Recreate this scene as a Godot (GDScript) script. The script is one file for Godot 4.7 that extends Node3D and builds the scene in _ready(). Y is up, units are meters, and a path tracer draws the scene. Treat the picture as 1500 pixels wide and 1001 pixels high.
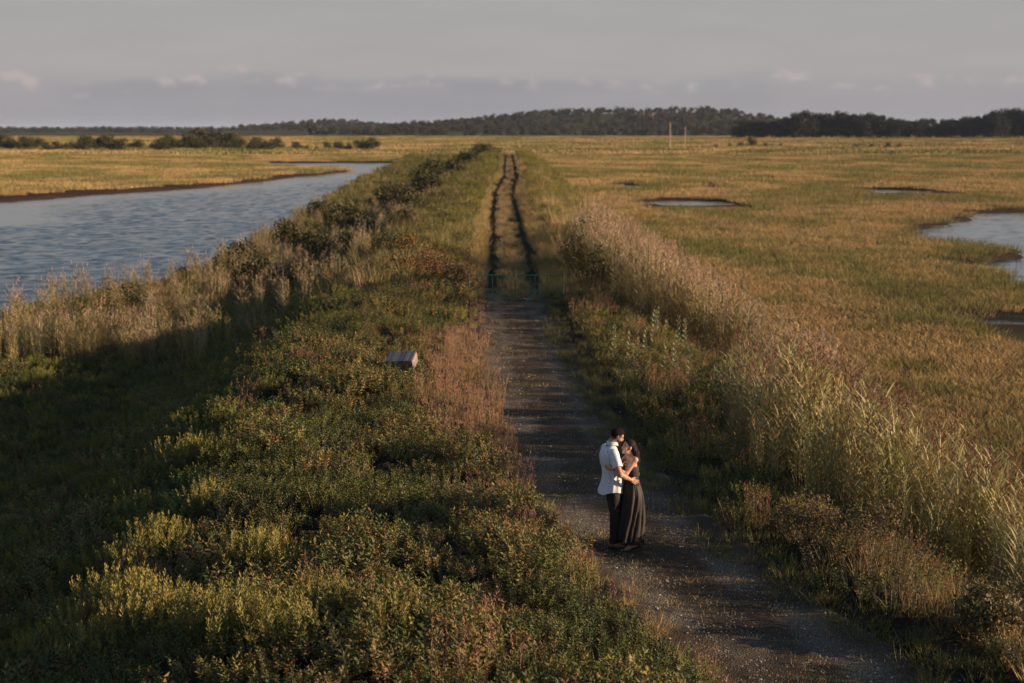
extends Node3D
# A couple embracing on a gravel track along a marsh dike, low evening sun from the right.
# World: y up, the dike runs towards -z; d = -z is the distance ahead, x is to the right. y = 0 is the crown of the dike.

const WATER := -2.4
const MARSH := -2.1
var rng := RandomNumberGenerator.new()
var n_big := FastNoiseLite.new()
var n_mid := FastNoiseLite.new()
var n_fine := FastNoiseLite.new()
var leaf_mat: StandardMaterial3D
var dry_mat: StandardMaterial3D
var used := {}

# ------------------------------------------------------------------ mesh builder
class MB:
	var v := PackedVector3Array()
	var c := PackedColorArray()
	var ix := PackedInt32Array()
	var n := PackedVector3Array()
	var uv := PackedVector2Array()
	func vert(p: Vector3, col: Color) -> int:
		v.append(p); c.append(col)
		return v.size() - 1
	func tri(a: int, b: int, d: int) -> void:
		ix.append(a); ix.append(b); ix.append(d)
	func quad(a: Vector3, b: Vector3, d: Vector3, e: Vector3, col: Color) -> void:
		var k := v.size()
		v.append(a); v.append(b); v.append(d); v.append(e)
		for i in 4: c.append(col)
		tri(k, k + 1, k + 2); tri(k, k + 2, k + 3)
	func leaf(base: Vector3, dir: Vector3, side: Vector3, length: float, width: float, col: Color, fold := 0.25) -> void:
		var nrm := dir.cross(side)
		var m := base + dir * length * 0.45
		var k := v.size()
		v.append(base); v.append(m + side * width * 0.5 + nrm * width * fold); v.append(base + dir * length); v.append(m - side * width * 0.5 + nrm * width * fold)
		for i in 4: c.append(col)
		tri(k, k + 1, k + 2); tri(k, k + 2, k + 3)
	# a grass blade: tapering, bending over towards its lean
	func blade(base: Vector3, dir: Vector3, side: Vector3, length: float, width: float, bend: Vector3, segs: int, col: Color) -> Vector3:
		var p := base
		var dd := dir
		var l := -1
		var r := -1
		for s in segs:
			var t := float(s) / segs
			var w := width * (1.0 - t * t) * 0.5
			var a := vert(p - side * w, col)
			var b := vert(p + side * w, col)
			if s > 0:
				tri(l, a, b); tri(l, b, r)
			l = a; r = b
			p += dd * (length / segs)
			dd = (dd + bend / segs).normalized()
		var tip := vert(p, col)
		tri(l, tip, r)
		return p
	func tube(pts: Array, radii: Array, sides: int, col: Color) -> void:
		var prev := -1
		for i in pts.size():
			var a: Vector3 = pts[maxi(i - 1, 0)]
			var b: Vector3 = pts[mini(i + 1, pts.size() - 1)]
			var t := (b - a).normalized()
			var s := t.cross(Vector3(0.31, 0.2, 0.93)).normalized()
			var w := t.cross(s)
			var k := v.size()
			for j in sides:
				var an := TAU * j / sides
				var p: Vector3 = pts[i]
				vert(p + (s * cos(an) + w * sin(an)) * float(radii[i]), col)
			if prev >= 0:
				for j in sides:
					var j2 := (j + 1) % sides
					tri(prev + j, k + j, k + j2); tri(prev + j, k + j2, prev + j2)
			prev = k
		var top := vert(pts[pts.size() - 1], col)
		for j in sides: tri(prev + j, top, prev + (j + 1) % sides)
	# a box with small bevels on its long edges, placed by a basis
	func box(centre: Vector3, bs: Basis, size: Vector3, bev: float, col: Color) -> void:
		var h := size * 0.5
		var ring := [Vector2(-h.x + bev, -h.y), Vector2(h.x - bev, -h.y), Vector2(h.x, -h.y + bev), Vector2(h.x, h.y - bev), Vector2(h.x - bev, h.y), Vector2(-h.x + bev, h.y), Vector2(-h.x, h.y - bev), Vector2(-h.x, -h.y + bev)]
		for i in 8:
			var p: Vector2 = ring[i]
			var q: Vector2 = ring[(i + 1) % 8]
			quad(centre + bs * Vector3(p.x, p.y, -h.z), centre + bs * Vector3(p.x, p.y, h.z), centre + bs * Vector3(q.x, q.y, h.z), centre + bs * Vector3(q.x, q.y, -h.z), col)
		for s in [-1.0, 1.0]:
			var k := v.size()
			for i in 8:
				var p: Vector2 = ring[i]
				vert(centre + bs * Vector3(p.x, p.y, h.z * s), col)
			for i in range(1, 7):
				if s > 0: tri(k, k + i + 1, k + i)
				else: tri(k, k + i, k + i + 1)
	func smooth() -> void:
		n.resize(v.size())
		n.fill(Vector3.ZERO)
		for t in range(0, ix.size(), 3):
			var a := v[ix[t]]
			var m := (v[ix[t + 2]] - a).cross(v[ix[t + 1]] - a)
			for j in 3: n[ix[t + j]] += m
		for i in n.size(): n[i] = n[i].normalized() if n[i].length_squared() > 1e-20 else Vector3.UP
	func mesh(mat: Material) -> ArrayMesh:
		var a := []
		a.resize(Mesh.ARRAY_MAX)
		a[Mesh.ARRAY_VERTEX] = v
		a[Mesh.ARRAY_COLOR] = c
		a[Mesh.ARRAY_INDEX] = ix
		if n.size() == v.size(): a[Mesh.ARRAY_NORMAL] = n
		if uv.size() == v.size(): a[Mesh.ARRAY_TEX_UV] = uv
		var m := ArrayMesh.new()
		m.add_surface_from_arrays(Mesh.PRIMITIVE_TRIANGLES, a)
		m.surface_set_material(0, mat)
		return m

# ------------------------------------------------------------------ signed distance grid, meshed as surface nets
class SDF:
	var o: Vector3
	var cs: float
	var nx: int
	var ny: int
	var nz: int
	var f := PackedFloat32Array()
	func _init(lo: Vector3, hi: Vector3, cell: float) -> void:
		o = lo; cs = cell
		nx = int(ceil((hi.x - lo.x) / cell)) + 1
		ny = int(ceil((hi.y - lo.y) / cell)) + 1
		nz = int(ceil((hi.z - lo.z) / cell)) + 1
		f.resize(nx * ny * nz)
		f.fill(0.2)
	func rng_of(lo: Vector3, hi: Vector3) -> Array:
		var a := (lo - o) / cs
		var b := (hi - o) / cs
		return [maxi(int(a.x), 0), mini(int(b.x) + 1, nx - 1), maxi(int(a.y), 0), mini(int(b.y) + 1, ny - 1), maxi(int(a.z), 0), mini(int(b.z) + 1, nz - 1)]
	func join(i: int, d: float, k: float) -> void:
		var e := f[i]
		var h := maxf(k - absf(d - e), 0.0) / k
		f[i] = minf(d, e) - h * h * k * 0.25
	func capsule(a: Vector3, b: Vector3, ra: float, rb: float, k := 0.02) -> void:
		var m := maxf(ra, rb) + k + cs * 3.0
		var r := rng_of(a.min(b) - Vector3.ONE * m, a.max(b) + Vector3.ONE * m)
		var ab := b - a
		var il := 1.0 / maxf(ab.length_squared(), 1e-9)
		for x in range(r[0], r[1] + 1):
			for y in range(r[2], r[3] + 1):
				var row := (x * ny + y) * nz
				for z in range(r[4], r[5] + 1):
					var p := o + Vector3(x, y, z) * cs - a
					var t := clampf(p.dot(ab) * il, 0.0, 1.0)
					join(row + z, (p - ab * t).length() - (ra + (rb - ra) * t), k)
	func ellip(cen: Vector3, rad: Vector3, k := 0.02, bs := Basis.IDENTITY) -> void:
		var m := maxf(rad.x, maxf(rad.y, rad.z)) + k + cs * 3.0
		var r := rng_of(cen - Vector3.ONE * m, cen + Vector3.ONE * m)
		var inv := bs.transposed()
		var ir := Vector3.ONE / rad
		for x in range(r[0], r[1] + 1):
			for y in range(r[2], r[3] + 1):
				var row := (x * ny + y) * nz
				for z in range(r[4], r[5] + 1):
					var p := inv * (o + Vector3(x, y, z) * cs - cen) * ir
					var k0 := p.length()
					var k1 := (p * ir).length()
					join(row + z, k0 * (k0 - 1.0) / maxf(k1, 1e-6), k)
	# keeps only what lies on the positive side of a plane
	func keep(nrm: Vector3, off: float) -> void:
		for x in nx:
			for y in ny:
				for z in nz:
					var i := (x * ny + y) * nz + z
					f[i] = maxf(f[i], off - nrm.dot(o + Vector3(x, y, z) * cs))
	func ripple(noise: FastNoiseLite, stretch: Vector3, amp: float) -> void:
		for x in nx:
			for y in ny:
				for z in nz:
					var i := (x * ny + y) * nz + z
					if absf(f[i]) < 0.05: f[i] += noise.get_noise_3dv((o + Vector3(x, y, z) * cs) * stretch) * amp
	func into(mb: MB, xf: Transform3D, colour: Callable) -> void:
		var id := PackedInt32Array()
		id.resize(f.size())
		id.fill(-1)
		var sx := ny * nz
		var sy := nz
		for x in nx - 1:
			for y in ny - 1:
				for z in nz - 1:
					var b := x * sx + y * sy + z
					var f0 := f[b]
					var s0 := f0 < 0.0
					if (f[b + 1] < 0.0) == s0 and (f[b + sy] < 0.0) == s0 and (f[b + sx] < 0.0) == s0 and (f[b + sy + 1] < 0.0) == s0 and (f[b + sx + 1] < 0.0) == s0 and (f[b + sx + sy] < 0.0) == s0 and (f[b + sx + sy + 1] < 0.0) == s0: continue
					var acc := Vector3.ZERO
					var cnt := 0
					for e in 12:
						var ax := e / 4
						var q := e % 4
						var u := q & 1
						var w := q >> 1
						var p0 := Vector3(0, u, w) if ax == 0 else (Vector3(u, 0, w) if ax == 1 else Vector3(u, w, 0))
						var i0 := b + int(p0.x) * sx + int(p0.y) * sy + int(p0.z)
						var i1 := i0 + (sx if ax == 0 else (sy if ax == 1 else 1))
						var a0 := f[i0]
						var a1 := f[i1]
						if (a0 < 0.0) != (a1 < 0.0):
							p0[ax] += a0 / (a0 - a1)
							acc += p0
							cnt += 1
					var lp := o + (Vector3(x, y, z) + acc / cnt) * cs
					var g := Vector3(f[b + sx] + f[b + sx + sy] + f[b + sx + 1] + f[b + sx + sy + 1] - f[b] - f[b + sy] - f[b + 1] - f[b + sy + 1],
						f[b + sy] + f[b + sx + sy] + f[b + sy + 1] + f[b + sx + sy + 1] - f[b] - f[b + sx] - f[b + 1] - f[b + sx + 1],
						f[b + 1] + f[b + sx + 1] + f[b + sy + 1] + f[b + sx + sy + 1] - f[b] - f[b + sx] - f[b + sy] - f[b + sx + sy])
					id[b] = mb.v.size()
					mb.v.append(xf * lp)
					mb.n.append((xf.basis * g).normalized())
					mb.c.append(colour.call(lp))
		for x in range(1, nx - 1):
			for y in range(1, ny - 1):
				for z in range(1, nz - 1):
					var b := x * sx + y * sy + z
					var s0 := f[b] < 0.0
					if (f[b + sx] < 0.0) != s0: face(mb, id, b, b - sy, b - sy - 1, b - 1, s0)
					if (f[b + sy] < 0.0) != s0: face(mb, id, b, b - 1, b - sx - 1, b - sx, s0)
					if (f[b + 1] < 0.0) != s0: face(mb, id, b, b - sx, b - sx - sy, b - sy, s0)
	func face(mb: MB, id: PackedInt32Array, a: int, b: int, d: int, e: int, flip: bool) -> void:
		if id[a] < 0 or id[b] < 0 or id[d] < 0 or id[e] < 0: return
		if flip:
			mb.tri(id[a], id[d], id[b]); mb.tri(id[a], id[e], id[d])
		else:
			mb.tri(id[a], id[b], id[d]); mb.tri(id[a], id[d], id[e])

# ------------------------------------------------------------------ naming helpers
func numbered(called: String) -> String:
	var k: int = used.get(called, 0)
	used[called] = k + 1
	return called if k == 0 else "%s_%03d" % [called, k]
func thing(called: String, label: String, category: String, at := Vector3.ZERO, turn := 0.0, group := "") -> Node3D:
	var o := Node3D.new()
	o.name = numbered(called)
	add_child(o)
	o.position = at
	o.rotation.y = turn
	o.set_meta("label", label)
	o.set_meta("category", category)
	if group: o.set_meta("group", group)
	return o
func part(called: String, m: Mesh, parent: Node3D) -> MeshInstance3D:
	var o := MeshInstance3D.new()
	o.name = called
	o.mesh = m
	parent.add_child(o, true)
	return o
func structure(called: String, m: Mesh, label: String, category: String) -> MeshInstance3D:
	var o := MeshInstance3D.new()
	o.name = numbered(called)
	o.mesh = m
	add_child(o)
	o.set_meta("kind", "structure")
	o.set_meta("label", label)
	o.set_meta("category", category)
	return o
func mat(col: Color, rough := 0.8, spec := 0.4) -> StandardMaterial3D:
	var m := StandardMaterial3D.new()
	m.albedo_color = col.linear_to_srgb()
	m.roughness = rough
	m.metallic_specular = spec
	return m
func vmat(rough := 0.75, spec := 0.35) -> StandardMaterial3D:
	var m := mat(Color.WHITE, rough, spec)
	m.vertex_color_use_as_albedo = true
	return m
func rf(a: float, b: float) -> float: return rng.randf_range(a, b)
func table(t: Array, d: float) -> float:
	if d <= t[0][0]: return t[0][1]
	for i in range(1, t.size()):
		if d < t[i][0]: return lerpf(t[i - 1][1], t[i][1], (d - t[i - 1][0]) / (t[i][0] - t[i - 1][0]))
	return t[t.size() - 1][1]

# ------------------------------------------------------------------ the lie of the land
const PATH := [[-10, 12.0], [4, 8.0], [8, 6.2], [12, 4.6], [15.3, 3.48], [18.3, 2.68], [21, 2.02], [24.5, 1.4], [30.5, 0.85], [37, 0.5], [48, 0.15], [61, 0.0], [71, -0.1], [95, -0.4], [133, -0.8], [160, -0.55], [184, -0.2], [240, -0.45], [356, -0.75], [420, -0.8]]
const CREST_L := [[0, -2.6], [14, -2.2], [19, -2.5], [24, -3.6], [30, -4.4], [60, -4.2], [120, -4.6], [200, -4.0], [360, -3.4]]
const CREST_R := [[4, 11.0], [12, 7.2], [15, 5.6], [20, 4.3], [30, 3.6], [50, 3.0], [120, 2.6], [360, 1.8]]
const SHORE_NEAR := [[-60, -30], [0, -26], [60, -22], [85, -17.5], [137, -19.5], [222, -23], [350, -25], [362, -30]]
const SHORE_FAR := [[-60, -160], [60, -90], [110, -64], [132, -52], [150, -60], [167, -61], [187, -55], [209, -46], [246, -40], [285, -34], [300, -34], [312, -44], [335, -58], [362, -66]]
const POND_EDGE := [[70, 36], [77, 28], [85, 29], [88, 27.3], [91, 28.5], [95, 34], [100, 35], [104, 33.5], [108, 32], [115, 32], [125, 36], [135, 43], [146, 45.5], [150, 54], [153, 70]]
const POOLS := [[16.7, 212.0, 3.0, 9.5], [20.0, 165.0, 5.8, 8.0], [52.0, 196.0, 6.8, 8.5], [24.8, 62.6, 4.8, 2.3], [29.0, 209.0, 2.4, 5.5]]
var pc_cache := PackedFloat32Array()

func pc(d: float) -> float:
	var k := (d + 20.0) * 2.0
	if k < 0.0: return pc_cache[0]
	if k >= 879.0: return pc_cache[879]
	var i := int(k)
	return lerpf(pc_cache[i], pc_cache[i + 1], k - i)
# metres inside (positive) or outside (negative) the nearest sheet of water
func wet(x: float, d: float) -> float:
	var wx := x + n_mid.get_noise_2d(x * 3.0, d * 3.0) * 2.2
	var wd := d + n_mid.get_noise_2d(x * 3.0 + 90.0, d * 3.0) * 2.2
	var s := -999.0
	if d < 375.0 and x < 0.0: s = minf(minf(wx - table(SHORE_FAR, wd), table(SHORE_NEAR, d) - (x + wx) * 0.5), 362.0 - wd)
	elif d > 66.0 and d < 158.0 and x > 20.0: s = minf(minf(wx - table(POND_EDGE, d), (152.0 - wd) * 1.0), minf(d - 71.0, 112.0 - x))
	if x > 0.0 and d < 230.0:
		for p in POOLS:
			var q := Vector2((wx - p[0]) / p[2], (wd - p[1]) / p[3])
			s = maxf(s, (1.0 - q.length()) * minf(p[2], p[3]))
	return s
# how much of the dike stands at this place: 1 on the crown, 0 on the marsh
func dike(x: float, d: float) -> float:
	var l := table(CREST_L, d)
	var r := table(CREST_R, d)
	var e := 1.0
	if x < l: e = 1.0 - smoothstep(0.0, 7.6, l - x)
	elif x > r: e = 1.0 - smoothstep(0.0, 5.8, x - r)
	return e * (1.0 - smoothstep(345.0, 400.0, d))
func gh(x: float, d: float) -> float:
	if d > 1400.0:
		var h := MARSH
		h += 27.0 * exp(-pow((x - 95.0) / 210.0, 2.0) - pow((d - 2150.0) / 260.0, 2.0))
		h += 20.0 * exp(-pow((x - 320.0) / 120.0, 2.0) - pow((d - 2150.0) / 220.0, 2.0))
		h += 18.0 * exp(-pow((x + 330.0) / 130.0, 2.0) - pow((d - 2650.0) / 260.0, 2.0))
		h += 5.0 * exp(-pow((x + 130.0) / 60.0, 2.0) - pow((d - 1900.0) / 200.0, 2.0))
		h += 4.0 * n_mid.get_noise_2d(x * 0.03, d * 0.03) * smoothstep(1500.0, 1800.0, d)
		return h
	var u := absf(x - pc(d))
	var k := dike(x, d)
	var y := MARSH + 0.06 * n_mid.get_noise_2d(x, d)
	if k > 0.0:
		var off := smoothstep(1.2, 2.4, u)
		y = lerpf(y, 0.0, k) + k * (off * (0.12 + 0.34 * n_mid.get_noise_2d(x * 2.2, d * 2.2)) - (1.0 - smoothstep(0.9, 1.5, u)) * 0.05 + 0.02 * n_mid.get_noise_2d(x * 9.0, d * 9.0))
		if x < 0.0 and d > 26.0 and d < 56.0: y += k * 0.28 * smoothstep(27.0, 34.0, d) * (1.0 - smoothstep(49.0, 55.0, d)) * smoothstep(1.8, 3.6, u)
		if d > 54.0: y -= k * 0.14 * smoothstep(54.0, 58.0, d) * (1.0 - smoothstep(0.16, 0.42, absf(u - rut_half(d))))
	if absf(x) < 170.0 and d < 380.0:
		var s := wet(x, d)
		if s > -6.0: y = lerpf(y, WATER - 0.7, smoothstep(-1.2, 3.0, s))
	return y
func rut_half(d: float) -> float: return lerpf(0.92, 0.78, clampf((d - 60.0) / 250.0, 0.0, 1.0))
func on(x: float, d: float, lift := 0.0) -> Vector3: return Vector3(x, gh(x, d) + lift, -d)

# ------------------------------------------------------------------ plants
func vary(c: Color, a := 0.25) -> Color:
	var k := rf(1.0 - a, 1.0 + a)
	return Color(c.r * k * rf(0.92, 1.08), c.g * k, c.b * k * rf(0.85, 1.15))
func dir_of(an: float, up: float) -> Vector3: return Vector3(cos(an) * cos(up), sin(up), sin(an) * cos(up))
func side_of(d: Vector3, roll := 0.0) -> Vector3:
	var s := d.cross(Vector3.UP)
	s = s.normalized() if s.length_squared() > 1e-4 else Vector3.RIGHT
	return s.rotated(d, roll)

# a leafy twig with spiralled oval leaves and a rosette at its tip
func twig(mb: MB, base: Vector3, d: Vector3, length: float, leaves: int, ll: float, lw: float, cols: Array, stem: Color) -> void:
	var s := side_of(d, rf(0, TAU))
	mb.blade(base, d, s, length, 0.009, Vector3(rf(-0.2, 0.2), 0.25, rf(-0.2, 0.2)), 2, stem)
	var an := rf(0, TAU)
	var tint: Color = cols[rng.randi() % cols.size()]
	for i in leaves:
		var t := 0.3 + 0.7 * float(i) / leaves
		an += 2.4
		var out := (s.rotated(d, an) * (1.2 - 0.4 * t) + d * (0.2 + 0.5 * t * t)).normalized()
		var sd := out.cross(d).normalized() if out.cross(d).length_squared() > 1e-5 else s
		mb.leaf(base + d * length * t + Vector3(0, 0.03 * t * t, 0), out, sd.rotated(out, rf(-0.6, 0.6)), ll * rf(0.7, 1.2), lw * rf(0.8, 1.2), vary(tint, 0.3))
func shrub(twigs: int, r: float, h: float, leaves: int, ll: float, lw: float, cols: Array) -> MB:
	var mb := MB.new()
	for i in twigs:
		var an := rf(0, TAU)
		var q := sqrt(rf(0, 1))
		var lean := q * 0.9
		var base := Vector3(cos(an), 0, sin(an)) * q * r * 0.75 + Vector3.UP * h * rf(0.0, 0.55) * (1.0 - q * 0.5)
		var d := dir_of(an + rf(-0.7, 0.7), PI / 2 - lean * rf(0.4, 1.0))
		twig(mb, base, d, h * rf(0.45, 0.75), leaves, ll, lw, cols, Color(0.07, 0.05, 0.035))
	return mb
# goldenrod: upright stems, narrow leaves all the way up and a feathery plume
func goldenrod(stems: int, r: float, h: float, leafc: Color, plumec: Color) -> MB:
	var mb := MB.new()
	for i in stems:
		var an := rf(0, TAU)
		var q := sqrt(rf(0, 1)) * r
		var base := Vector3(cos(an) * q, 0, sin(an) * q)
		var d := dir_of(an, PI / 2 - q / r * 0.35 * rf(0.3, 1.2))
		var hh := h * rf(0.72, 1.08) * (1.0 - 0.25 * q / r)
		mb.blade(base, d, side_of(d, rf(0, 3)), hh, 0.009, Vector3.ZERO, 1, leafc)
		var a := rf(0, TAU)
		var lc := vary(leafc, 0.3)
		for k in 11:
			var t := 0.25 + 0.6 * k / 11.0
			a += 2.4
			var ld := (dir_of(a, 0.6)).normalized()
			mb.leaf(base + d * hh * t, ld, side_of(ld, rf(-0.5, 0.5)), rf(0.07, 0.11), 0.016, lc, 0.1)
		var pcol := vary(plumec, 0.25)
		for k in 13:
			var t := 0.74 + 0.27 * k / 13.0
			a += 2.4
			var ld := dir_of(a, 0.75 + 0.5 * k / 13.0)
			mb.leaf(base + d * hh * t, ld, side_of(ld, rf(0, 3)), rf(0.05, 0.1) * (1.15 - 0.5 * k / 13.0), 0.02, pcol, 0.2)
	return mb
func tuft(blades: int, r: float, h0: float, h1: float, w: float, lean: float, segs := 3) -> MB:
	var mb := MB.new()
	for i in blades:
		var an := rf(0, TAU)
		var q := sqrt(rf(0, 1)) * r
		var d := dir_of(an + rf(-1.2, 1.2), PI / 2 - rf(0.05, lean))
		mb.blade(Vector3(cos(an) * q, -0.02, sin(an) * q), d, side_of(d, rf(0, 3)), rf(h0, h1), w, dir_of(an + rf(-1, 1), -0.3) * rf(0.2, 0.8), segs, vary(Color(1, 1, 1), 0.28))
	return mb
# thin dry stalks, each with an open, hazy seed head
func seed_grass(stalks: int, r: float, h: float, stemc: Color, headc: Color) -> MB:
	var mb := MB.new()
	for i in stalks:
		var an := rf(0, TAU)
		var q := sqrt(rf(0, 1)) * r
		var d := dir_of(rf(0, TAU), PI / 2 - rf(0.02, 0.3))
		var base := Vector3(cos(an) * q, 0, sin(an) * q)
		var hh := h * rf(0.6, 1.1)
		mb.blade(base, d, side_of(d, rf(0, 3)), hh, 0.006, Vector3(rf(-0.2, 0.2), 0, rf(-0.2, 0.2)), 2, vary(stemc))
		for k in 2:
			var ld := dir_of(rf(0, TAU), rf(0.5, 1.2))
			mb.blade(base + d * hh * 0.15, ld, side_of(ld, rf(0, 3)), hh * 0.45, 0.006, Vector3(0, -0.5, 0), 2, vary(stemc))
		for k in 8:
			var ld := dir_of(rf(0, TAU), rf(0.5, 1.3))
			mb.leaf(base + d * hh * rf(0.66, 0.98), ld, side_of(ld, rf(0, 3)), rf(0.04, 0.08), 0.008, vary(headc), 0.1)
	return mb
# common reed: tall cane, long arching leaves on alternate sides, a drooping plume
func reeds(canes: int, r: float, h: float, leafc: Color, plumec: Color, plume: float) -> MB:
	var mb := MB.new()
	for i in canes:
		var an := rf(0, TAU)
		var q := sqrt(rf(0, 1)) * r
		var base := Vector3(cos(an) * q, 0, sin(an) * q)
		var d := dir_of(rf(0, TAU), PI / 2 - rf(0.0, 0.13))
		var hh := h * rf(0.7, 1.08)
		var lc := vary(leafc, 0.28)
		mb.blade(base, d, side_of(d, rf(0, 3)), hh, 0.013, Vector3.ZERO, 1, lc)
		var wind := rf(-0.7, 0.7) + PI
		for k in 13:
			var t := 0.16 + 0.78 * k / 13.0
			var a := wind + (0.0 if k % 2 == 0 else PI) + rf(-0.6, 0.6)
			var ld := dir_of(a, rf(0.75, 1.2))
			mb.blade(base + d * hh * t, ld, side_of(ld, rf(-0.9, 0.9)), rf(0.3, 0.6), 0.025, dir_of(a, -0.9) * rf(0.2, 0.95), 3, vary(lc, 0.15))
		if rng.randf() < plume:
			var top := base + d * hh
			var pcol := vary(plumec, 0.25)
			for k in 12:
				var a := wind + rf(-1.3, 1.3)
				var ld := dir_of(a, rf(0.5, 1.35))
				mb.leaf(top + d * rf(-0.12, 0.16), ld, side_of(ld, rf(0, 3)), rf(0.07, 0.13), 0.018, pcol, 0.2)
	return mb
# milkweed-like herb: one upright stem with pairs of broad pale leaves
func milkweed(h: float, col: Color) -> Array:
	var st := MB.new()
	var lf := MB.new()
	st.tube([Vector3.ZERO, Vector3(0.01, h * 0.5, 0.0), Vector3(0.02, h, 0.01)], [0.009, 0.007, 0.003], 5, Color(0.14, 0.13, 0.06))
	var a := rf(0, TAU)
	for k in 13:
		var t := 0.15 + 0.85 * k / 13.0
		a += PI / 2 + rf(-0.2, 0.2)
		for s in 2:
			var d := dir_of(a + PI * s, 0.35 + 0.75 * t)
			lf.leaf(Vector3(0.02 * t, h * t, 0.0), d, side_of(d, rf(-0.3, 0.3)), rf(0.13, 0.18) * (1.15 - 0.5 * t), rf(0.05, 0.065) * (1.1 - 0.4 * t), vary(col, 0.2), 0.2)
	return [st, lf]
# a tree or a tall bush: tapered trunk with limbs, crown of leaf clumps round the limb ends
func tree_meshes(h: float, w: float, trunk_h: float, clumps: int, leaf: float, cols: Array, lobes: int) -> Array:
	var wood := MB.new()
	var crown := MB.new()
	var bark := Color(0.07, 0.055, 0.045)
	var fork := Vector3(rf(-0.04, 0.04) * h, trunk_h, rf(-0.04, 0.04) * h)
	wood.tube([Vector3(0, -0.1, 0), fork * 0.5 + Vector3(0.02 * h, 0, 0), fork, fork + Vector3(rf(-0.05, 0.05) * h, (h - trunk_h) * 0.55, 0)], [h * 0.032, h * 0.025, h * 0.02, h * 0.006], 6, bark)
	for l in lobes:
		var an := TAU * l / lobes + rf(-0.5, 0.5)
		var up := rf(0.0, 1.0)
		var rr := w * 0.5 * rf(0.5, 0.8) * (1.0 - 0.55 * up * up)
		var cen := fork + Vector3(cos(an) * rr, (h - trunk_h) * (0.08 + 0.68 * up), sin(an) * rr)
		wood.tube([fork + Vector3(0, (h - trunk_h) * 0.3 * up, 0), fork.lerp(cen, 0.6) + Vector3(0, 0.03 * h, 0), cen], [h * 0.012, h * 0.008, h * 0.003], 4, bark)
		var lr := w * rf(0.2, 0.3)
		var tint: Color = cols[rng.randi() % cols.size()]
		for k in clumps / lobes:
			var p := Vector3(rng.randfn(0, 1), rng.randfn(0, 1), rng.randfn(0, 1)).normalized() * lr * pow(rf(0.1, 1.0), 0.4)
			p.y *= 0.78
			for j in 3:
				var d := Vector3(rf(-1, 1), rf(-0.4, 1), rf(-1, 1)).normalized()
				crown.leaf(cen + p + Vector3(rf(-1, 1), rf(-1, 1), rf(-1, 1)) * leaf * 0.7, d, side_of(d, rf(0, 3)), leaf * rf(0.7, 1.3), leaf * rf(0.5, 0.9), vary(tint, 0.3), 0.2)
	return [wood, crown]

# ------------------------------------------------------------------ copies of ground cover
var bags := {}
func bag(called: String, builders: Array, material: Material) -> void:
	var ms := []
	for b in builders: ms.append(b.mesh(material))
	var xs := []
	var cs := []
	for b in builders:
		xs.append([]); cs.append([])
	bags[called] = {"m": ms, "x": xs, "c": cs}
func put(called: String, p: Vector3, s: float, tint: Color, tall := 1.0, lean := 0.08) -> void:
	var b: Dictionary = bags[called]
	var k := rng.randi() % (b.m as Array).size()
	var bs := Basis(Vector3.UP, rf(0, TAU)) * Basis(Vector3.RIGHT, rf(-lean, lean))
	b.x[k].append(Transform3D(bs.scaled_local(Vector3(s, s * tall, s)), p))
	b.c[k].append(tint)
func spread(called: String, part_name: String, top_name: String, label: String, category: String) -> void:
	var b: Dictionary = bags[called]
	var o := Node3D.new()
	o.name = top_name
	add_child(o)
	o.set_meta("kind", "stuff")
	o.set_meta("label", label)
	o.set_meta("category", category)
	for k in (b.m as Array).size():
		var xs: Array = b.x[k]
		if xs.is_empty(): continue
		var mm := MultiMesh.new()
		mm.transform_format = MultiMesh.TRANSFORM_3D
		mm.use_colors = true
		mm.mesh = b.m[k]
		mm.instance_count = xs.size()
		for i in xs.size():
			mm.set_instance_transform(i, xs[i])
			mm.set_instance_color(i, b.c[k][i])
		var mi := MultiMeshInstance3D.new()
		mi.name = part_name
		mi.multimesh = mm
		mi.set_meta("kind", "stuff")
		o.add_child(mi, true)

func grey(a: float, b: float) -> Color:
	var k := rf(a, b)
	return Color(k, k, k)
func mixed(a: Color, b: Color, t: float, v := 0.2) -> Color: return vary(a.lerp(b, clampf(t, 0.0, 1.0)), v)

const OLIVE := [Color(0.11, 0.11, 0.03), Color(0.17, 0.145, 0.04), Color(0.23, 0.175, 0.05), Color(0.08, 0.095, 0.028), Color(0.2, 0.115, 0.04)]
const LUSH := [Color(0.07, 0.088, 0.022), Color(0.095, 0.105, 0.027), Color(0.125, 0.118, 0.03)]
const RUSTY := [Color(0.13, 0.06, 0.03), Color(0.16, 0.075, 0.03), Color(0.10, 0.07, 0.03), Color(0.09, 0.085, 0.03)]
const BROWN := [Color(0.12, 0.085, 0.04), Color(0.10, 0.08, 0.035), Color(0.15, 0.10, 0.05)]

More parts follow.
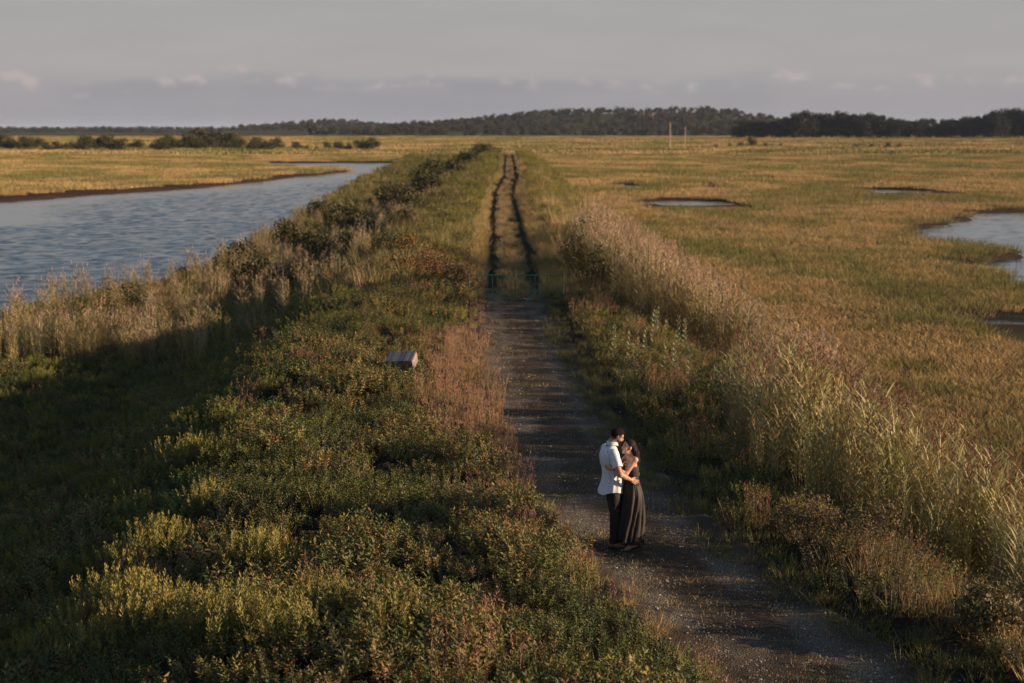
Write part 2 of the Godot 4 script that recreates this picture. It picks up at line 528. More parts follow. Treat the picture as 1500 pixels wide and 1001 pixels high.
func make_bags() -> void:
	var a := []
	for i in 5: a.append(shrub(26, 0.42, 0.5, 15, 0.072, 0.034, OLIVE))
	bag("bayberry", a, leaf_mat)
	a = []
	for i in 4: a.append(shrub(30, 0.4, 0.36, 14, 0.05, 0.022, LUSH))
	bag("lush", a, leaf_mat)
	a = []
	for i in 3: a.append(shrub(26, 0.36, 0.5, 12, 0.04, 0.018, BROWN))
	bag("brown", a, leaf_mat)
	a = []
	for i in 4: a.append(goldenrod(26, 0.3, 0.8, Color(0.07, 0.085, 0.022), Color(0.19, 0.17, 0.04)))
	bag("goldenrod", a, leaf_mat)
	a = []
	for i in 4: a.append(tuft(34, 0.16, 0.16, 0.34, 0.008, 0.7))
	bag("grass", a, leaf_mat)
	a = []
	for i in 3: a.append(tuft(30, 0.3, 0.05, 0.11, 0.007, 0.9, 2))
	bag("turf", a, leaf_mat)
	a = []
	for i in 4: a.append(seed_grass(22, 0.28, 0.62, Color(0.3, 0.2, 0.115), Color(0.34, 0.2, 0.14)))
	bag("seedgrass", a, dry_mat)
	a = []
	for i in 5: a.append(reeds(13, 0.32, 2.5, Color(0.32, 0.272, 0.12), Color(0.17, 0.07, 0.045), 0.5))
	bag("reed", a, leaf_mat)
	a = []
	for i in 4: a.append(reeds(12, 0.34, 2.6, Color(0.24, 0.19, 0.09), Color(0.40, 0.285, 0.2), 0.95))
	bag("plumed_reed", a, leaf_mat)
	a = []
	for i in 4: a.append(tuft(70, 0.7, 0.22, 0.5, 0.016, 0.55))
	bag("marsh", a, dry_mat)
	a = []
	for i in 3: a.append(tuft(170, 2.6, 0.3, 0.62, 0.05, 0.6, 2))
	bag("farmarsh", a, dry_mat)
	a = []
	for i in 3: a.append(tuft(170, 9.0, 0.5, 1.0, 0.28, 0.6, 2))
	bag("outmarsh", a, dry_mat)
	a = []
	for i in 4: a.append(tuft(46, 0.4, 0.7, 1.25, 0.018, 0.4))
	bag("tallgrass", a, dry_mat)

# where the reed bed on the right begins, as a distance from the middle of the dike
const REED_EDGE := [[10, 9.0], [18, 8.4], [20, 7.6], [21.5, 7.4], [22.6, 5.2], [24, 4.5], [30, 4.3], [33, 5.6], [40, 7.6], [43, 6.6], [46, 4.7], [49, 3.7], [53, 3.0], [60, 2.6], [66, 3.4], [80, 4.2]]

func sow() -> void:
	var gold := Color(0.45, 0.3, 0.12)
	var tan := Color(0.48, 0.325, 0.175)
	var green := Color(0.2, 0.185, 0.06)
	var deep := Color(0.09, 0.105, 0.03)
	# --- the near dike, both banks
	var d := 9.5
	while d < 64.0:
		var st := 0.36 * (1.0 + (d - 10.0) / 60.0)
		var x := -0.42 * d - 4.0
		var xe := 0.42 * d + 6.0
		while x < xe:
			near_cell(x + rf(-0.5, 0.5) * st, d + rf(-0.5, 0.5) * st, st, gold, tan, green, deep)
			x += st
		d += st
	# --- the far dike
	d = 62.0
	while d < 402.0:
		var st := 0.62 + (d - 62.0) / 190.0
		var x := -27.0
		while x < 13.0:
			mid_cell(x + rf(-0.5, 0.5) * st, d + rf(-0.5, 0.5) * st, st, gold, tan, green, deep)
			x += st
		d += st
	# --- the marsh
	d = 12.0
	while d < 1500.0:
		var kind := "marsh" if d < 185.0 else ("farmarsh" if d < 460.0 else "outmarsh")
		var st := 0.6 + maxf(d - 40.0, 0.0) / 170.0 if d < 185.0 else (2.4 + (d - 185.0) / 130.0 if d < 460.0 else 9.0 + (d - 460.0) / 90.0)
		var x := -0.42 * d - 14.0
		while x < 0.42 * d + 14.0:
			marsh_cell(kind, x + rf(-0.5, 0.5) * st, d + rf(-0.5, 0.5) * st, gold, tan, green, deep)
			x += st
		d += st

func near_cell(x: float, d: float, st: float, gold: Color, tan: Color, green: Color, deep: Color) -> void:
	var c := pc(d)
	var u := x - c
	var k := dike(x, d)
	if (k < 0.02 and x > 0.0) or wet(x, d) > -0.3: return
	var p := on(x, d)
	var nz := n_big.get_noise_2d(x * 5.0, d * 5.0)
	var n2 := n_mid.get_noise_2d(x * 4.0 + 50.0, d * 4.0)
	var r := rng.randf()
	var edge := (1.15 if u < 0.0 else 0.82 + 0.25 * (1.0 - smoothstep(15.0, 20.0, d))) + 0.3 * n_mid.get_noise_2d(d * 5.0, u) + 0.16 * n_fine.get_noise_2d(d * 2.0, signf(u) * 9.0)
	if d > 52.5:
		mid_cell(x, d, st, gold, tan, green, deep)
		return
	if absf(u) < edge:
		# short grass creeping over the track, mostly along its middle and margins
		var g := n_fine.get_noise_2d(x * 2.2, d * 1.1) * 2.0 + 0.46 - absf(u + 0.1) * 0.45 + smoothstep(edge - 0.35, edge, absf(u)) * 0.7
		for j in 4:
			if rng.randf() < g: put("turf", on(x + rf(-0.2, 0.2), d + rf(-0.2, 0.2), 0.02), rf(0.55, 1.15), mixed(green, tan, rf(0.0, 0.9)))
		return
	if u < 0.0:
		var e := -u - edge
		var pink := smoothstep(24.0, 28.0, d) * (1.0 - smoothstep(40.0, 44.0, d))
		if e < 0.35 + 1.3 * pink + 0.5 * maxf(n2, 0.0):
			if r < 0.3 + 0.6 * pink: put("seedgrass", p, rf(0.55, 0.95), vary(Color(1.0, 0.95, 0.92)))
			put("grass", p, rf(0.5, 0.95), mixed(green, gold, rf(0.0, 0.8)))
			put("grass", on(x + rf(-0.2, 0.2), d + rf(-0.2, 0.2)), rf(0.5, 0.8), mixed(deep, gold, rf(0.0, 0.7)))
			return
		var crest := smoothstep(-6.2, -4.2, x)
		if x < -10.5 - n2 * 3.0 and d > 49.0 + 3.0 * n2:
			put("plumed_reed" if r < 0.55 else "reed", p, rf(0.5, 0.78), vary(Color(1, 1, 1), 0.2))
			return
		if nz > 0.12 and crest > 0.4:
			put("lush", p, rf(0.8, 1.2), vary(Color(1, 1, 0.95)))
			if r < 0.3: put("grass", p, rf(0.8, 1.3), mixed(green, gold, rf(0.2, 1.0)))
			return
		if crest > 0.5 or r < 0.55 - 0.3 * nz:
			put("bayberry", p, rf(0.7, 1.15) * (0.85 + 0.75 * n2), vary(Color(1, 1, 1), 0.2))
			if rng.randf() < 0.05 + 0.35 * maxf(n2 - 0.1, 0.0): put("seedgrass", p, rf(0.8, 1.25), vary(Color(0.8, 0.75, 0.7)))
		elif r < 0.8:
			put("lush", p, rf(0.9, 1.4), vary(Color(0.9, 1, 0.9)))
			put("grass", p, rf(0.9, 1.6), mixed(deep, green, rf(0.0, 1.0)))
		else:
			put("goldenrod", p, rf(0.6, 0.95), vary(Color(0.85, 0.9, 0.8)))
	else:
		var e := u - edge
		var re := table(REED_EDGE, d) + n2 * 0.9
		if x > re:
			if x < 10.5 + n2 * 2.0:
				var tall := smoothstep(0.0, 1.2, x - re)
				if d > 34.0: put("plumed_reed", p, rf(0.78, 1.05) * (0.75 + 0.25 * tall), vary(Color(1, 1, 1), 0.2))
				else:
					put("reed", p, rf(0.7, 0.98) * (0.72 + 0.28 * tall), vary(Color(1, 1, 1), 0.2))
			elif r < 0.3: put("plumed_reed", p, rf(0.5, 0.8), vary(Color(1, 1, 0.95)))
			else: put("tallgrass", p, rf(0.6, 0.9), mixed(green, gold, rf(0.2, 1.0)))
			return
		if e < 1.0 + 0.5 * n2:
			put("grass", p, rf(0.6, 1.1), mixed(deep, green, rf(0.0, 1.0)))
			for j in 2: put("grass", on(x + rf(-0.25, 0.25), d + rf(-0.2, 0.2)), rf(0.4, 0.9), mixed(deep, gold, rf(0.0, 0.6)))
			if r < 0.12: put("lush", p, rf(0.4, 0.7), Color(1, 1, 0.9))
			return
		if d < 20.5:
			if r < 0.35 + 0.4 * nz: put("brown", p, rf(0.7, 1.2), vary(Color(1, 1, 1)))
			elif r < 0.7: put("seedgrass", p, rf(0.5, 0.85), vary(Color(1.0, 0.9, 0.8)))
			elif r < 0.85: put("lush", p, rf(0.7, 1.1), vary(Color(1, 1, 1)))
			put("grass", p, rf(0.9, 1.5), mixed(green, gold, rf(0.1, 1.0)))
			return
		if r < 0.34: put("bayberry", p, rf(0.6, 1.0), vary(Color(0.95, 1, 0.9)))
		elif r < 0.56: put("lush", p, rf(0.8, 1.3), vary(Color(1, 1, 1)))
		elif r < 0.66: put("goldenrod", p, rf(0.5, 0.8), vary(Color(1, 1, 1)))
		elif r < 0.85: put("seedgrass", p, rf(0.7, 1.1), vary(Color(1, 0.9, 0.8)))
		put("grass", p, rf(0.8, 1.5), mixed(green, gold, rf(0.0, 1.0)))

func mid_cell(x: float, d: float, st: float, gold: Color, tan: Color, green: Color, deep: Color) -> void:
	if wet(x, d) > -0.3: return
	var k := dike(x, d)
	if k < 0.02 and x > 0.0: return
	var u := x - pc(d)
	var p := on(x, d)
	var nz := n_big.get_noise_2d(x * 3.0, d * 3.0)
	var n2 := n_mid.get_noise_2d(x * 2.0 + 50.0, d * 2.0)
	var r := rng.randf()
	var grow := clampf(st / 0.62, 1.0, 2.4)
	if absf(u) < 2.3 + 0.4 * n2:
		var rut := absf(absf(u) - rut_half(d))
		if rut > 0.3:
			for j in (4 if d < 120.0 else 3):
				var xj := x + rf(-0.4, 0.4) * st
				if absf(absf(xj - pc(d)) - rut_half(d)) > 0.27: put("grass", on(xj, d + rf(-0.3, 0.3) * st), rf(0.7, 1.25) * (1.0 if absf(u) < 1.2 else 1.3), mixed(green, tan, 0.6 + n2 + rf(-0.3, 0.4)))
			if absf(u) < 0.6 and r < 0.5: put("tallgrass", p, rf(0.3, 0.45), mixed(green, tan, rf(0.2, 1.0)))
			if absf(u) > 1.25: put("tallgrass", p, rf(0.35, 0.6), mixed(green, gold, rf(0.1, 1.0)))
		return
	if u < 0.0:
		if d < 75.0 and x > -6.0 and nz > 0.0:
			put("bayberry", p, rf(1.0, 1.6), vary(Color(1.0, 0.9, 0.8)))
			return
		if r < 0.32 + nz * 0.6: put("bayberry", p, rf(1.1, 1.9) * grow * 0.85, vary(Color(0.9, 0.95, 0.9), 0.25))
		elif r < 0.55: put("goldenrod", p, rf(0.9, 1.4) * grow * 0.8, vary(Color(1.0, 1.0, 0.9)))
		elif r < 0.72 and x < -7.0: put("plumed_reed", p, rf(0.5, 0.8), vary(Color(1, 1, 1), 0.2))
		else: put("tallgrass", p, rf(0.7, 1.05) * (0.7 + 0.3 * grow), mixed(green, tan, 0.35 + n2 + rf(-0.3, 0.4)))
	else:
		var re := table(REED_EDGE, d)
		if d < 92.0 and x > re + n2 and x < 9.0 + 2.0 * n2 and rng.randf() < 1.0 - smoothstep(76.0, 92.0, d):
			put("plumed_reed", p, rf(0.75, 1.0), vary(Color(1, 1, 1)))
			return
		if r < 0.16 + 0.3 * nz: put("bayberry", p, rf(0.9, 1.4) * grow * 0.8, vary(Color(0.95, 1, 0.9)))
		elif r < 0.4: put("goldenrod", p, rf(0.8, 1.2) * grow * 0.8, vary(Color(1.1, 1.1, 1.0)))
		else: put("tallgrass", p, rf(0.6, 1.0) * (0.7 + 0.3 * grow), mixed(green, tan, 0.45 + n2 * 1.2 + rf(-0.3, 0.4)))

func pool_gap(x: float, d: float) -> bool:
	for q in POOLS:
		if absf(x - q[0]) < q[2] * 1.05 and d < q[1] and d > q[1] - q[3] - 9.0: return true
	return false
func marsh_cell(kind: String, x: float, d: float, gold: Color, tan: Color, green: Color, deep: Color) -> void:
	if d < 402.0 and x > -27.0 and dike(x, d) > 0.02: return
	if x < 0.0 and x > -24.0 and d < 362.0 or x < 0.0 and d < 64.0: return
	var s := wet(x, d) if d < 380.0 else -99.0
	if s > -0.2: return
	if x < -28.0 and d < 262.0 and s > -7.0 + 5.0 * smoothstep(180.0, 240.0, d) - 5.0 * n_mid.get_noise_2d(x * 1.5, d * 1.5): return   # bare mud along the far bank
	if d < 240.0 and pool_gap(x, d): return
	var sc := 1.0 if d < 460.0 else 0.35
	var n := n_big.get_noise_2d(x * 1.1 * sc, d * 0.55 * sc) + 0.6 * n_mid.get_noise_2d(x * 0.9 * sc, d * 0.5 * sc)
	n += 0.55 * n_mid.get_noise_2d(x * 3.2 * sc + 70.0, d * 2.0 * sc)
	var t := smoothstep(-0.5, 0.45, n)
	var h := lerpf(1.15, 0.75, t)
	if n_fine.get_noise_2d(x * 0.35 * sc, d * 0.16 * sc) > 0.36 and rng.randf() < 0.8:
		h *= 1.35
		t = -0.2
	var col := mixed(green.lerp(deep, 0.25), gold.lerp(tan, 0.4), t * 1.1 + rf(-0.2, 0.2), 0.2)
	put(kind, on(x, d), rf(0.8, 1.2) if kind != "marsh" else rf(0.85, 1.25) * (1.0 + maxf(d - 40.0, 0.0) / 140.0), col, h * (1.0 if kind != "marsh" else 0.62), 0.03)

# ------------------------------------------------------------------ sky
func make_sky() -> Sky:
	var w := 4096
	var h := 2048
	var im := Image.create(w, h, false, Image.FORMAT_RGBF)
	var steps := [[-90.0, Color(0.06051, 0.05447, 0.03631)], [-0.1, Color(0.06051, 0.05447, 0.03631)], [0.0, Color(0.1755, 0.167, 0.1743)], [1.3, Color(0.1816, 0.173, 0.1791)], [2.4, Color(0.2027, 0.1948, 0.1924)], [5.5, Color(0.1979, 0.1947, 0.1924)], [11.0, Color(0.1274, 0.1544, 0.1894)], [22.0, Color(0.09603, 0.1346, 0.1903)], [45.0, Color(0.06821, 0.1086, 0.1768)], [90.0, Color(0.05923, 0.09962, 0.1687)]]
	var puff := FastNoiseLite.new()
	puff.seed = 5
	puff.frequency = 1.0
	puff.fractal_octaves = 4
	for y in h:
		var el := 90.0 - (y + 0.5) / h * 180.0
		var c: Color = steps[0][1]
		for i in range(1, steps.size()):
			if el < steps[i][0]:
				c = (steps[i - 1][1] as Color).lerp(steps[i][1], smoothstep(0.0, 1.0, (el - steps[i - 1][0]) / (steps[i][0] - steps[i - 1][0])))
				break
		if el < 0.0 or el > 7.5:
			im.fill_rect(Rect2i(0, y, w, 1), c)
			continue
		for x in w:
			var az := TAU * (x + 0.5) / w
			var q := Vector3(cos(az), sin(az), 0.0)
			var top := 1.85 + 0.35 * puff.get_noise_2d(q.x * 3.0, q.y * 3.0) + 0.5 * puff.get_noise_3d(q.x * 11.0, q.y * 11.0, el * 0.2)
			var lump := puff.get_noise_3d(q.x * 42.0, q.y * 42.0, el * 1.6)
			var lit := smoothstep(0.02, 0.42, lump) * smoothstep(top - 0.55, top - 0.1, el) * (1.0 - smoothstep(top + 0.05, top + 0.3, el))
			lit *= 0.55 + 0.45 * smoothstep(-0.25, 0.3, puff.get_noise_2d(q.x * 5.0 + 20.0, q.y * 5.0))
			var bank := (1.0 - smoothstep(top - 0.15, top + 0.2, el)) * smoothstep(-0.15, 0.35, puff.get_noise_2d(q.x * 4.0 + 9.0, q.y * 4.0))
			var veil := 0.009 * puff.get_noise_3d(q.x * 8.0, q.y * 8.0, el * 1.1 + 7.0)
			var k := c.lerp(Color(0.156, 0.153, 0.164), bank * 0.6).lerp(Color(0.255, 0.226, 0.216), lit * 0.75)
			im.set_pixel(x, y, Color(k.r + veil, k.g + veil, k.b + veil))
	var m := PanoramaSkyMaterial.new()
	m.panorama = ImageTexture.create_from_image(im)
	var s := Sky.new()
	s.sky_material = m
	return s

func noise_tex(freq: float, seed_: int, lo: float, hi: float, kind := FastNoiseLite.TYPE_SIMPLEX_SMOOTH, size := 512, oct := 4) -> NoiseTexture2D:
	var n := FastNoiseLite.new()
	n.seed = seed_
	n.frequency = freq
	n.noise_type = kind
	n.fractal_octaves = oct
	var t := NoiseTexture2D.new()
	t.width = size
	t.height = size
	t.seamless = true
	t.noise = n
	var g := Gradient.new()
	g.set_color(0, Color(lo, lo, lo))
	g.set_color(1, Color(hi, hi, hi))
	t.color_ramp = g
	return t

# ------------------------------------------------------------------ ground, track and water
func ground_colour(x: float, d: float) -> Color:
	var k := dike(x, d) if d < 402.0 else 0.0
	var n := n_mid.get_noise_2d(x * 3.0, d * 3.0)
	var c := Color(0.15, 0.115, 0.05).lerp(Color(0.085, 0.085, 0.03), smoothstep(-0.3, 0.35, n_big.get_noise_2d(x * 1.1, d * 0.55)))
	if x < -26.0 and d < 270.0 and d < 380.0:
		var s := wet(x, d)
		if s > -20.0: c = c.lerp(Color(0.10, 0.062, 0.038), smoothstep(-19.0, -11.0, s))
	elif d < 380.0 and wet(x, d) > -2.5: c = Color(0.075, 0.055, 0.04)
	return c.lerp(Color(0.062, 0.05, 0.032) * (1.0 + 0.4 * n), k)

func make_ground() -> void:
	var xs := []
	for v in [-9000, -5000, -3000, -2000, -1400, -1000, -800, -650, -520, -420, -340, -280, -230, -190, -160, -135, -115]: xs.append(float(v))
	var x := -100.0
	while x < 120.0:
		xs.append(x)
		x += 0.45 if absf(x + 1.0) < 14.0 else (1.3 if absf(x) < 62.0 else 4.0)
	for v in [125, 145, 170, 200, 235, 275, 320, 370, 430, 500, 600, 750, 1000, 1400, 2000, 3000, 5000, 9000]: xs.append(float(v))
	var ds := [-4000.0, -1500.0, -600.0, -250.0, -100.0, -40.0, -20.0, -8.0, 0.0, 4.0]
	var d := 7.0
	while d < 420.0:
		ds.append(d)
		d += 0.45 if d < 62.0 else (0.9 if d < 160.0 else 2.2)
	while d < 14000.0:
		ds.append(d)
		d *= 1.045
	ds.append(16000.0)
	var mb := MB.new()
	var w := xs.size()
	for dd in ds:
		for xx in xs:
			mb.v.append(Vector3(xx, gh(xx, dd), -dd))
			mb.c.append(ground_colour(xx, dd))
	for j in ds.size() - 1:
		for i in w - 1:
			var a := j * w + i
			mb.tri(a, a + w, a + w + 1); mb.tri(a, a + w + 1, a + 1)
	mb.smooth()
	var m := vmat(0.95, 0.15)
	m.albedo_texture = noise_tex(0.03, 3, 0.45, 1.0)
	m.uv1_triplanar = true
	m.uv1_world_triplanar = true
	m.uv1_scale = Vector3(0.4, 0.4, 0.4)
	m.heightmap_enabled = true
	m.heightmap_texture = m.albedo_texture
	m.heightmap_scale = 4.0
	structure("ground", mb.mesh(m), "brown and green ground of the dike and the wide marsh round it", "ground")

func make_track() -> void:
	var mb := MB.new()
	var cols := 41
	var rows := 0
	var d := 3.0
	while d < 56.5:
		var c := pc(d)
		for i in cols:
			var t := (i / float(cols - 1) - 0.5) * 2.0
			var u := t * (1.5 + 0.12 * n_mid.get_noise_2d(d * 6.0, t * 3.0))
			var x := c + u
			var wheel := 1.0 - smoothstep(0.1, 0.45, absf(absf(u) - 0.72))
			mb.v.append(Vector3(x, gh(x, d) + 0.035 - 0.075 * smoothstep(0.85, 1.0, absf(t)) - 0.012 * wheel + 0.016 * n_fine.get_noise_2d(x * 3.0, d * 2.4) + 0.012 * n_fine.get_noise_2d(x * 8.0 + 30.0, d * 8.0), -d))
			var n := n_mid.get_noise_2d(x * 6.0, d * 3.0)
			mb.c.append(Color(0.145, 0.105, 0.066).lerp(Color(0.34, 0.275, 0.205), clampf(wheel * 0.5 + n * 0.7 + 0.9 * n_fine.get_noise_2d(x * 2.0, d * 1.2), 0.0, 1.0)))
		rows += 1
		d += 0.06 if d < 32.0 else 0.12
	for j in rows - 1:
		for i in cols - 1:
			var a := j * cols + i
			mb.tri(a, a + cols, a + cols + 1); mb.tri(a, a + cols + 1, a + 1)
	mb.smooth()
	var m := vmat(0.9, 0.25)
	m.albedo_texture = noise_tex(0.09, 8, 0.3, 1.0, FastNoiseLite.TYPE_CELLULAR, 1024, 2)
	m.uv1_triplanar = true
	m.uv1_world_triplanar = true
	m.uv1_scale = Vector3(0.45, 0.45, 0.45)
	m.heightmap_enabled = true
	m.heightmap_texture = m.albedo_texture
	m.heightmap_scale = 2.0
	structure("path", mb.mesh(m), "pale gravel track with grass along its middle, running up the dike", "path")
	# loose stones on the track
	var stones := []
	for s in 3:
		var b := MB.new()
		var q := Vector3(rf(0.8, 1.2), rf(0.5, 0.8), rf(0.7, 1.0))
		var pts := [Vector3(1, 0, 0), Vector3(0.5, 0, 0.85), Vector3(-0.5, 0.1, 0.8), Vector3(-1, 0, 0), Vector3(-0.4, 0, -0.9), Vector3(0.5, 0.1, -0.8)]
		var top := b.vert(Vector3(0.1, 0.8, 0) * q, Color.WHITE)
		for p in pts: b.vert((p as Vector3) * q * rf(0.8, 1.1), Color.WHITE)
		for p in pts: b.vert(((p as Vector3) * 0.7 + Vector3(0, 0.6, 0)) * q * rf(0.85, 1.1), Color.WHITE)
		for i in 6:
			var i2 := (i + 1) % 6
			b.tri(1 + i, 7 + i, 7 + i2); b.tri(1 + i, 7 + i2, 1 + i2); b.tri(top, 7 + i2, 7 + i)
		stones.append(b)
	bag("stone", stones, vmat(0.85, 0.3))
	for i in 15000:
		var dd := 11.0 + 43.0 * pow(rng.randf(), 1.5)
		var u := clampf(rng.randfn(0.0, 0.72), -1.5, 1.5)
		var x := pc(dd) + u
		put("stone", on(x, dd, 0.028), rf(0.005, 0.012) * (2.0 if rng.randf() < 0.06 else 1.0), vary(Color(0.33, 0.285, 0.24), 0.4))
	spread("stone", "pebble", "gravel", "small loose pale stones scattered over the track", "gravel")

func water_mat() -> StandardMaterial3D:
	var m := mat(Color(0.016, 0.032, 0.045), 0.12, 0.5)
	return m
func water_sheet(called: String, label: String, category: String, xs: Array, ds: Array, m: Material, calm: Callable) -> void:
	var mb := MB.new()
	var w := xs.size()
	for d in ds:
		for x in xs:
			var a: float = calm.call(x, d)
			var y := n_fine.get_noise_2d(x * 0.8, d * 1.3) * 0.11 + n_fine.get_noise_2d(x * 2.2 + 40.0, d * 3.2) * 0.07
			mb.v.append(Vector3(x, WATER + y * a, -d))
			mb.c.append(Color.WHITE)
	for j in ds.size() - 1:
		for i in w - 1:
			var a := j * w + i
			mb.tri(a, a + w, a + w + 1); mb.tri(a, a + w + 1, a + 1)
	mb.smooth()
	structure(called, mb.mesh(m), label, category)
func span(a: float, b: float, s0: float, s1: float) -> Array:
	var r := []
	var v := a
	while v < b:
		r.append(v)
		v += lerpf(s0, s1, (v - a) / (b - a))
	r.append(b)
	return r
func make_water() -> void:
	var m := water_mat()
	var xs := [-240.0, -170.0, -130.0, -105.0, -88.0, -76.0]
	xs.append_array(span(-68.0, -14.0, 0.6, 0.42))
	water_sheet("river", "wind-rippled blue creek beside the dike", "water", xs, [-80.0, -30.0, 0.0, 20.0, 35.0] + span(52.0, 368.0, 0.26, 1.3), m,
		func(x, d): return lerpf(0.04, 1.0, smoothstep(4.0, 17.0, x - table(SHORE_FAR, d) + 4.0 * n_mid.get_noise_2d(x * 2.0, d))) * (1.0 - 0.6 * smoothstep(230.0, 340.0, d)))
	water_sheet("pond", "rippled blue pond with grassy fingers reaching into it, in the marsh", "water", span(24.0, 114.0, 0.6, 1.6), span(69.0, 156.0, 0.5, 0.9), m, func(_x, _d): return 0.75)
	for p in POOLS:
		water_sheet("marsh_pool", "small still pool of water among the marsh grass", "water", span(p[0] - p[2] - 3.0, p[0] + p[2] + 3.0, 1.0, 1.0), span(p[1] - p[3] - 4.0, p[1] + p[3] + 4.0, 1.0, 1.0), m, func(_x, _d): return 0.4)
	water_sheet("channel", "thin strip of pale water far off before the wooded hill", "water", [120.0, 150.0, 190.0], [1250.0, 1300.0], m, func(_x, _d): return 0.1)

# ------------------------------------------------------------------ things that stand in the landscape
func plant(called: String, label: String, category: String, x: float, d: float, meshes: Array, names: Array, s: float, turn: float, group := "", sink := 0.03) -> Node3D:
	var o := thing(called, label, category, on(x, d, -sink), turn, group)
	for i in meshes.size():
		var q := part(names[i], meshes[i], o)
		q.scale = Vector3.ONE * s
	return o

func make_far() -> void:
	var wood := vmat(0.9, 0.2)
	# the wood on the hills and along the horizon: one mass
	var fm := []
	for i in 4:
		var t := tree_meshes(11.0, 10.0, 0.4, 110, 1.6, [Color(0.03, 0.038, 0.02), Color(0.038, 0.04, 0.022), Color(0.055, 0.045, 0.025)], 7)
		fm.append(t[1])
	bag("forest", fm, leaf_mat)
	for i in 5200:
		var dd := rf(1640.0, 2900.0)
		var x := rf(-0.44, 0.44) * dd
		var g := gh(x, dd)
		if x > 0.2 * dd: continue
		if g < 2.0 and not (dd < 1720.0 and x > -240.0): continue
		put("forest", Vector3(x, g - 0.5, -dd), rf(0.6, 1.05), mixed(Color(1, 1, 1), Color(1.35, 1.0, 0.9), rf(-0.6, 0.6), 0.3))
	for i in 900:
		var dd := rf(2500.0, 3100.0)
		put("forest", Vector3(rf(-0.46, 0.44) * dd, MARSH - 1.0, -dd), rf(0.8, 1.25), vary(Color(0.9, 0.95, 1.0), 0.3))
	spread("forest", "tree_crown", "forest", "far mixed wood covering the low hills on the horizon", "forest")
	# dark evergreens edging the marsh on the right
	var ev := []
	for i in 5:
		var t := tree_meshes(rf(23, 27), rf(15, 18), 0.8, 760, 1.25, [Color(0.013, 0.018, 0.01), Color(0.016, 0.02, 0.011), Color(0.024, 0.024, 0.013)], 17)
		ev.append([t[0].mesh(wood), t[1].mesh(leaf_mat)])
	for i in 76:
		var px := 1078.0 + i * 6.1 + rf(-3, 3)
		var dd := rf(1195.0, 1260.0)
		var x := (px - 750.0) / 2083.0 * dd
		var hh := 0.82 + 0.22 * sin(px * 0.021 + 1.0) + 0.16 * smoothstep(1330.0, 1420.0, px) + rf(-0.1, 0.1) - 0.1 * smoothstep(1190.0, 1230.0, px) * (1.0 - smoothstep(1270.0, 1310.0, px))
		plant("evergreen_tree", "dark evergreen in the dense tree line at the edge of the golden marsh", "tree", x, dd, ev[i % 5], ["trunk", "crown"], clampf(hh, 0.62, 1.12), rf(0, TAU), "dark tree line across the marsh")
	# bushes beyond the creek
	var bm := []
	for i in 4:
		var t := tree_meshes(5.6, 6.6, 0.2, 560, 0.42, [Color(0.045, 0.05, 0.019), Color(0.06, 0.06, 0.024), Color(0.085, 0.075, 0.03)], 11)
		bm.append([t[0].mesh(wood), t[1].mesh(leaf_mat)])
	var spots := [[300, 217, 1.6], [325, 217, 1.75], [252, 219, 1.22], [276, 218, 1.3], [346, 218, 1.3]]
	for i in 46:
		var px := 4.0 + i * 12.2
		var low := 0.88 + 0.22 * sin(px * 0.05) + rf(-0.18, 0.18) - 0.25 * smoothstep(380.0, 420.0, px)
		spots.append([px + rf(-6, 6), rf(216.5, 221.0), low])
	for i in spots.size():
		var s: Array = spots[i]
		var dd := 8.3 * 2083.0 / (float(s[1]) - 188.0)
		var lab := "low olive bush in the row beyond the creek"
		if s[2] > 1.7: lab = "tall dark bush, highest of the row beyond the creek"
		elif s[2] > 1.45: lab = "tall dark bush, second highest of the row beyond the creek"
		elif s[2] > 1.2 and i < 5: lab = "mid-height dark bush against the highest ones beyond the creek"
		plant("creek_bush", lab, "bush", (s[0] - 750.0) / 2083.0 * dd, dd, bm[i % 4], ["trunk", "crown"], s[2], i * 1.7, "bushes beyond the creek", 0.1)
	for s in [[1098, 214, 0.8], [1082, 215, 0.45], [1066, 215, 0.32], [1118, 215, 0.38], [1140, 215, 0.34], [1046, 216, 0.3]]:
		var dd: float = 8.3 * 2083.0 / (float(s[1]) - 188.0)
		plant("marsh_bush", "round dark bush standing alone above a low thicket out on the marsh" if s[2] > 0.6 else "low dark scrub in the thicket under the round marsh bush", "bush", (s[0] - 750.0) / 2083.0 * dd, dd, bm[int(s[0]) % 4], ["trunk", "crown"], s[2], s[0], "bushes out on the marsh", 0.1)
	for s in [[1250, 216, 0.3], [1272, 216, 0.36], [1296, 216, 0.44], [1312, 216, 0.36]]:
		var dd: float = 8.3 * 2083.0 / (float(s[1]) - 188.0)
		plant("marsh_bush", "low dark bush in the flat clump out on the marsh before the tree line", "bush", (s[0] - 750.0) / 2083.0 * dd, dd, bm[int(s[0]) % 4], ["trunk", "crown"], s[2], s[0], "flat clump of bushes on the marsh", 0.1)
	# two bare poles
	for s in [[59.5, 540.0, 10.6, 0.17, -0.018], [66.5, 552.0, 8.8, 0.15, 0.012]]:
		var mb := MB.new()
		mb.tube([Vector3(0, -0.4, 0), Vector3(s[4] * 3, s[2] * 0.5, 0), Vector3(s[4] * 9, s[2], 0)], [s[3] * 1.3, s[3] * 1.1, s[3]], 10, Color(0.42, 0.33, 0.24))
		mb.smooth()
		var o := thing("wooden_pole", "tall bare pale wooden pole, the higher of two out on the marsh" if s[2] > 10.0 else "shorter bare pale wooden pole beside the higher one on the marsh", "pole", on(s[0], s[1]), 0.0, "poles on the marsh")
		part("shaft", mb.mesh(vmat(0.85, 0.2)), o)
		var cap := MB.new()
		cap.box(Vector3(s[4] * 9, s[2] + 0.05, 0), Basis.IDENTITY, Vector3(s[3] * 2.4, 0.1, s[3] * 2.4), 0.02, Color(0.3, 0.27, 0.23))
		part("cap", cap.mesh(vmat(0.7, 0.3)), o)
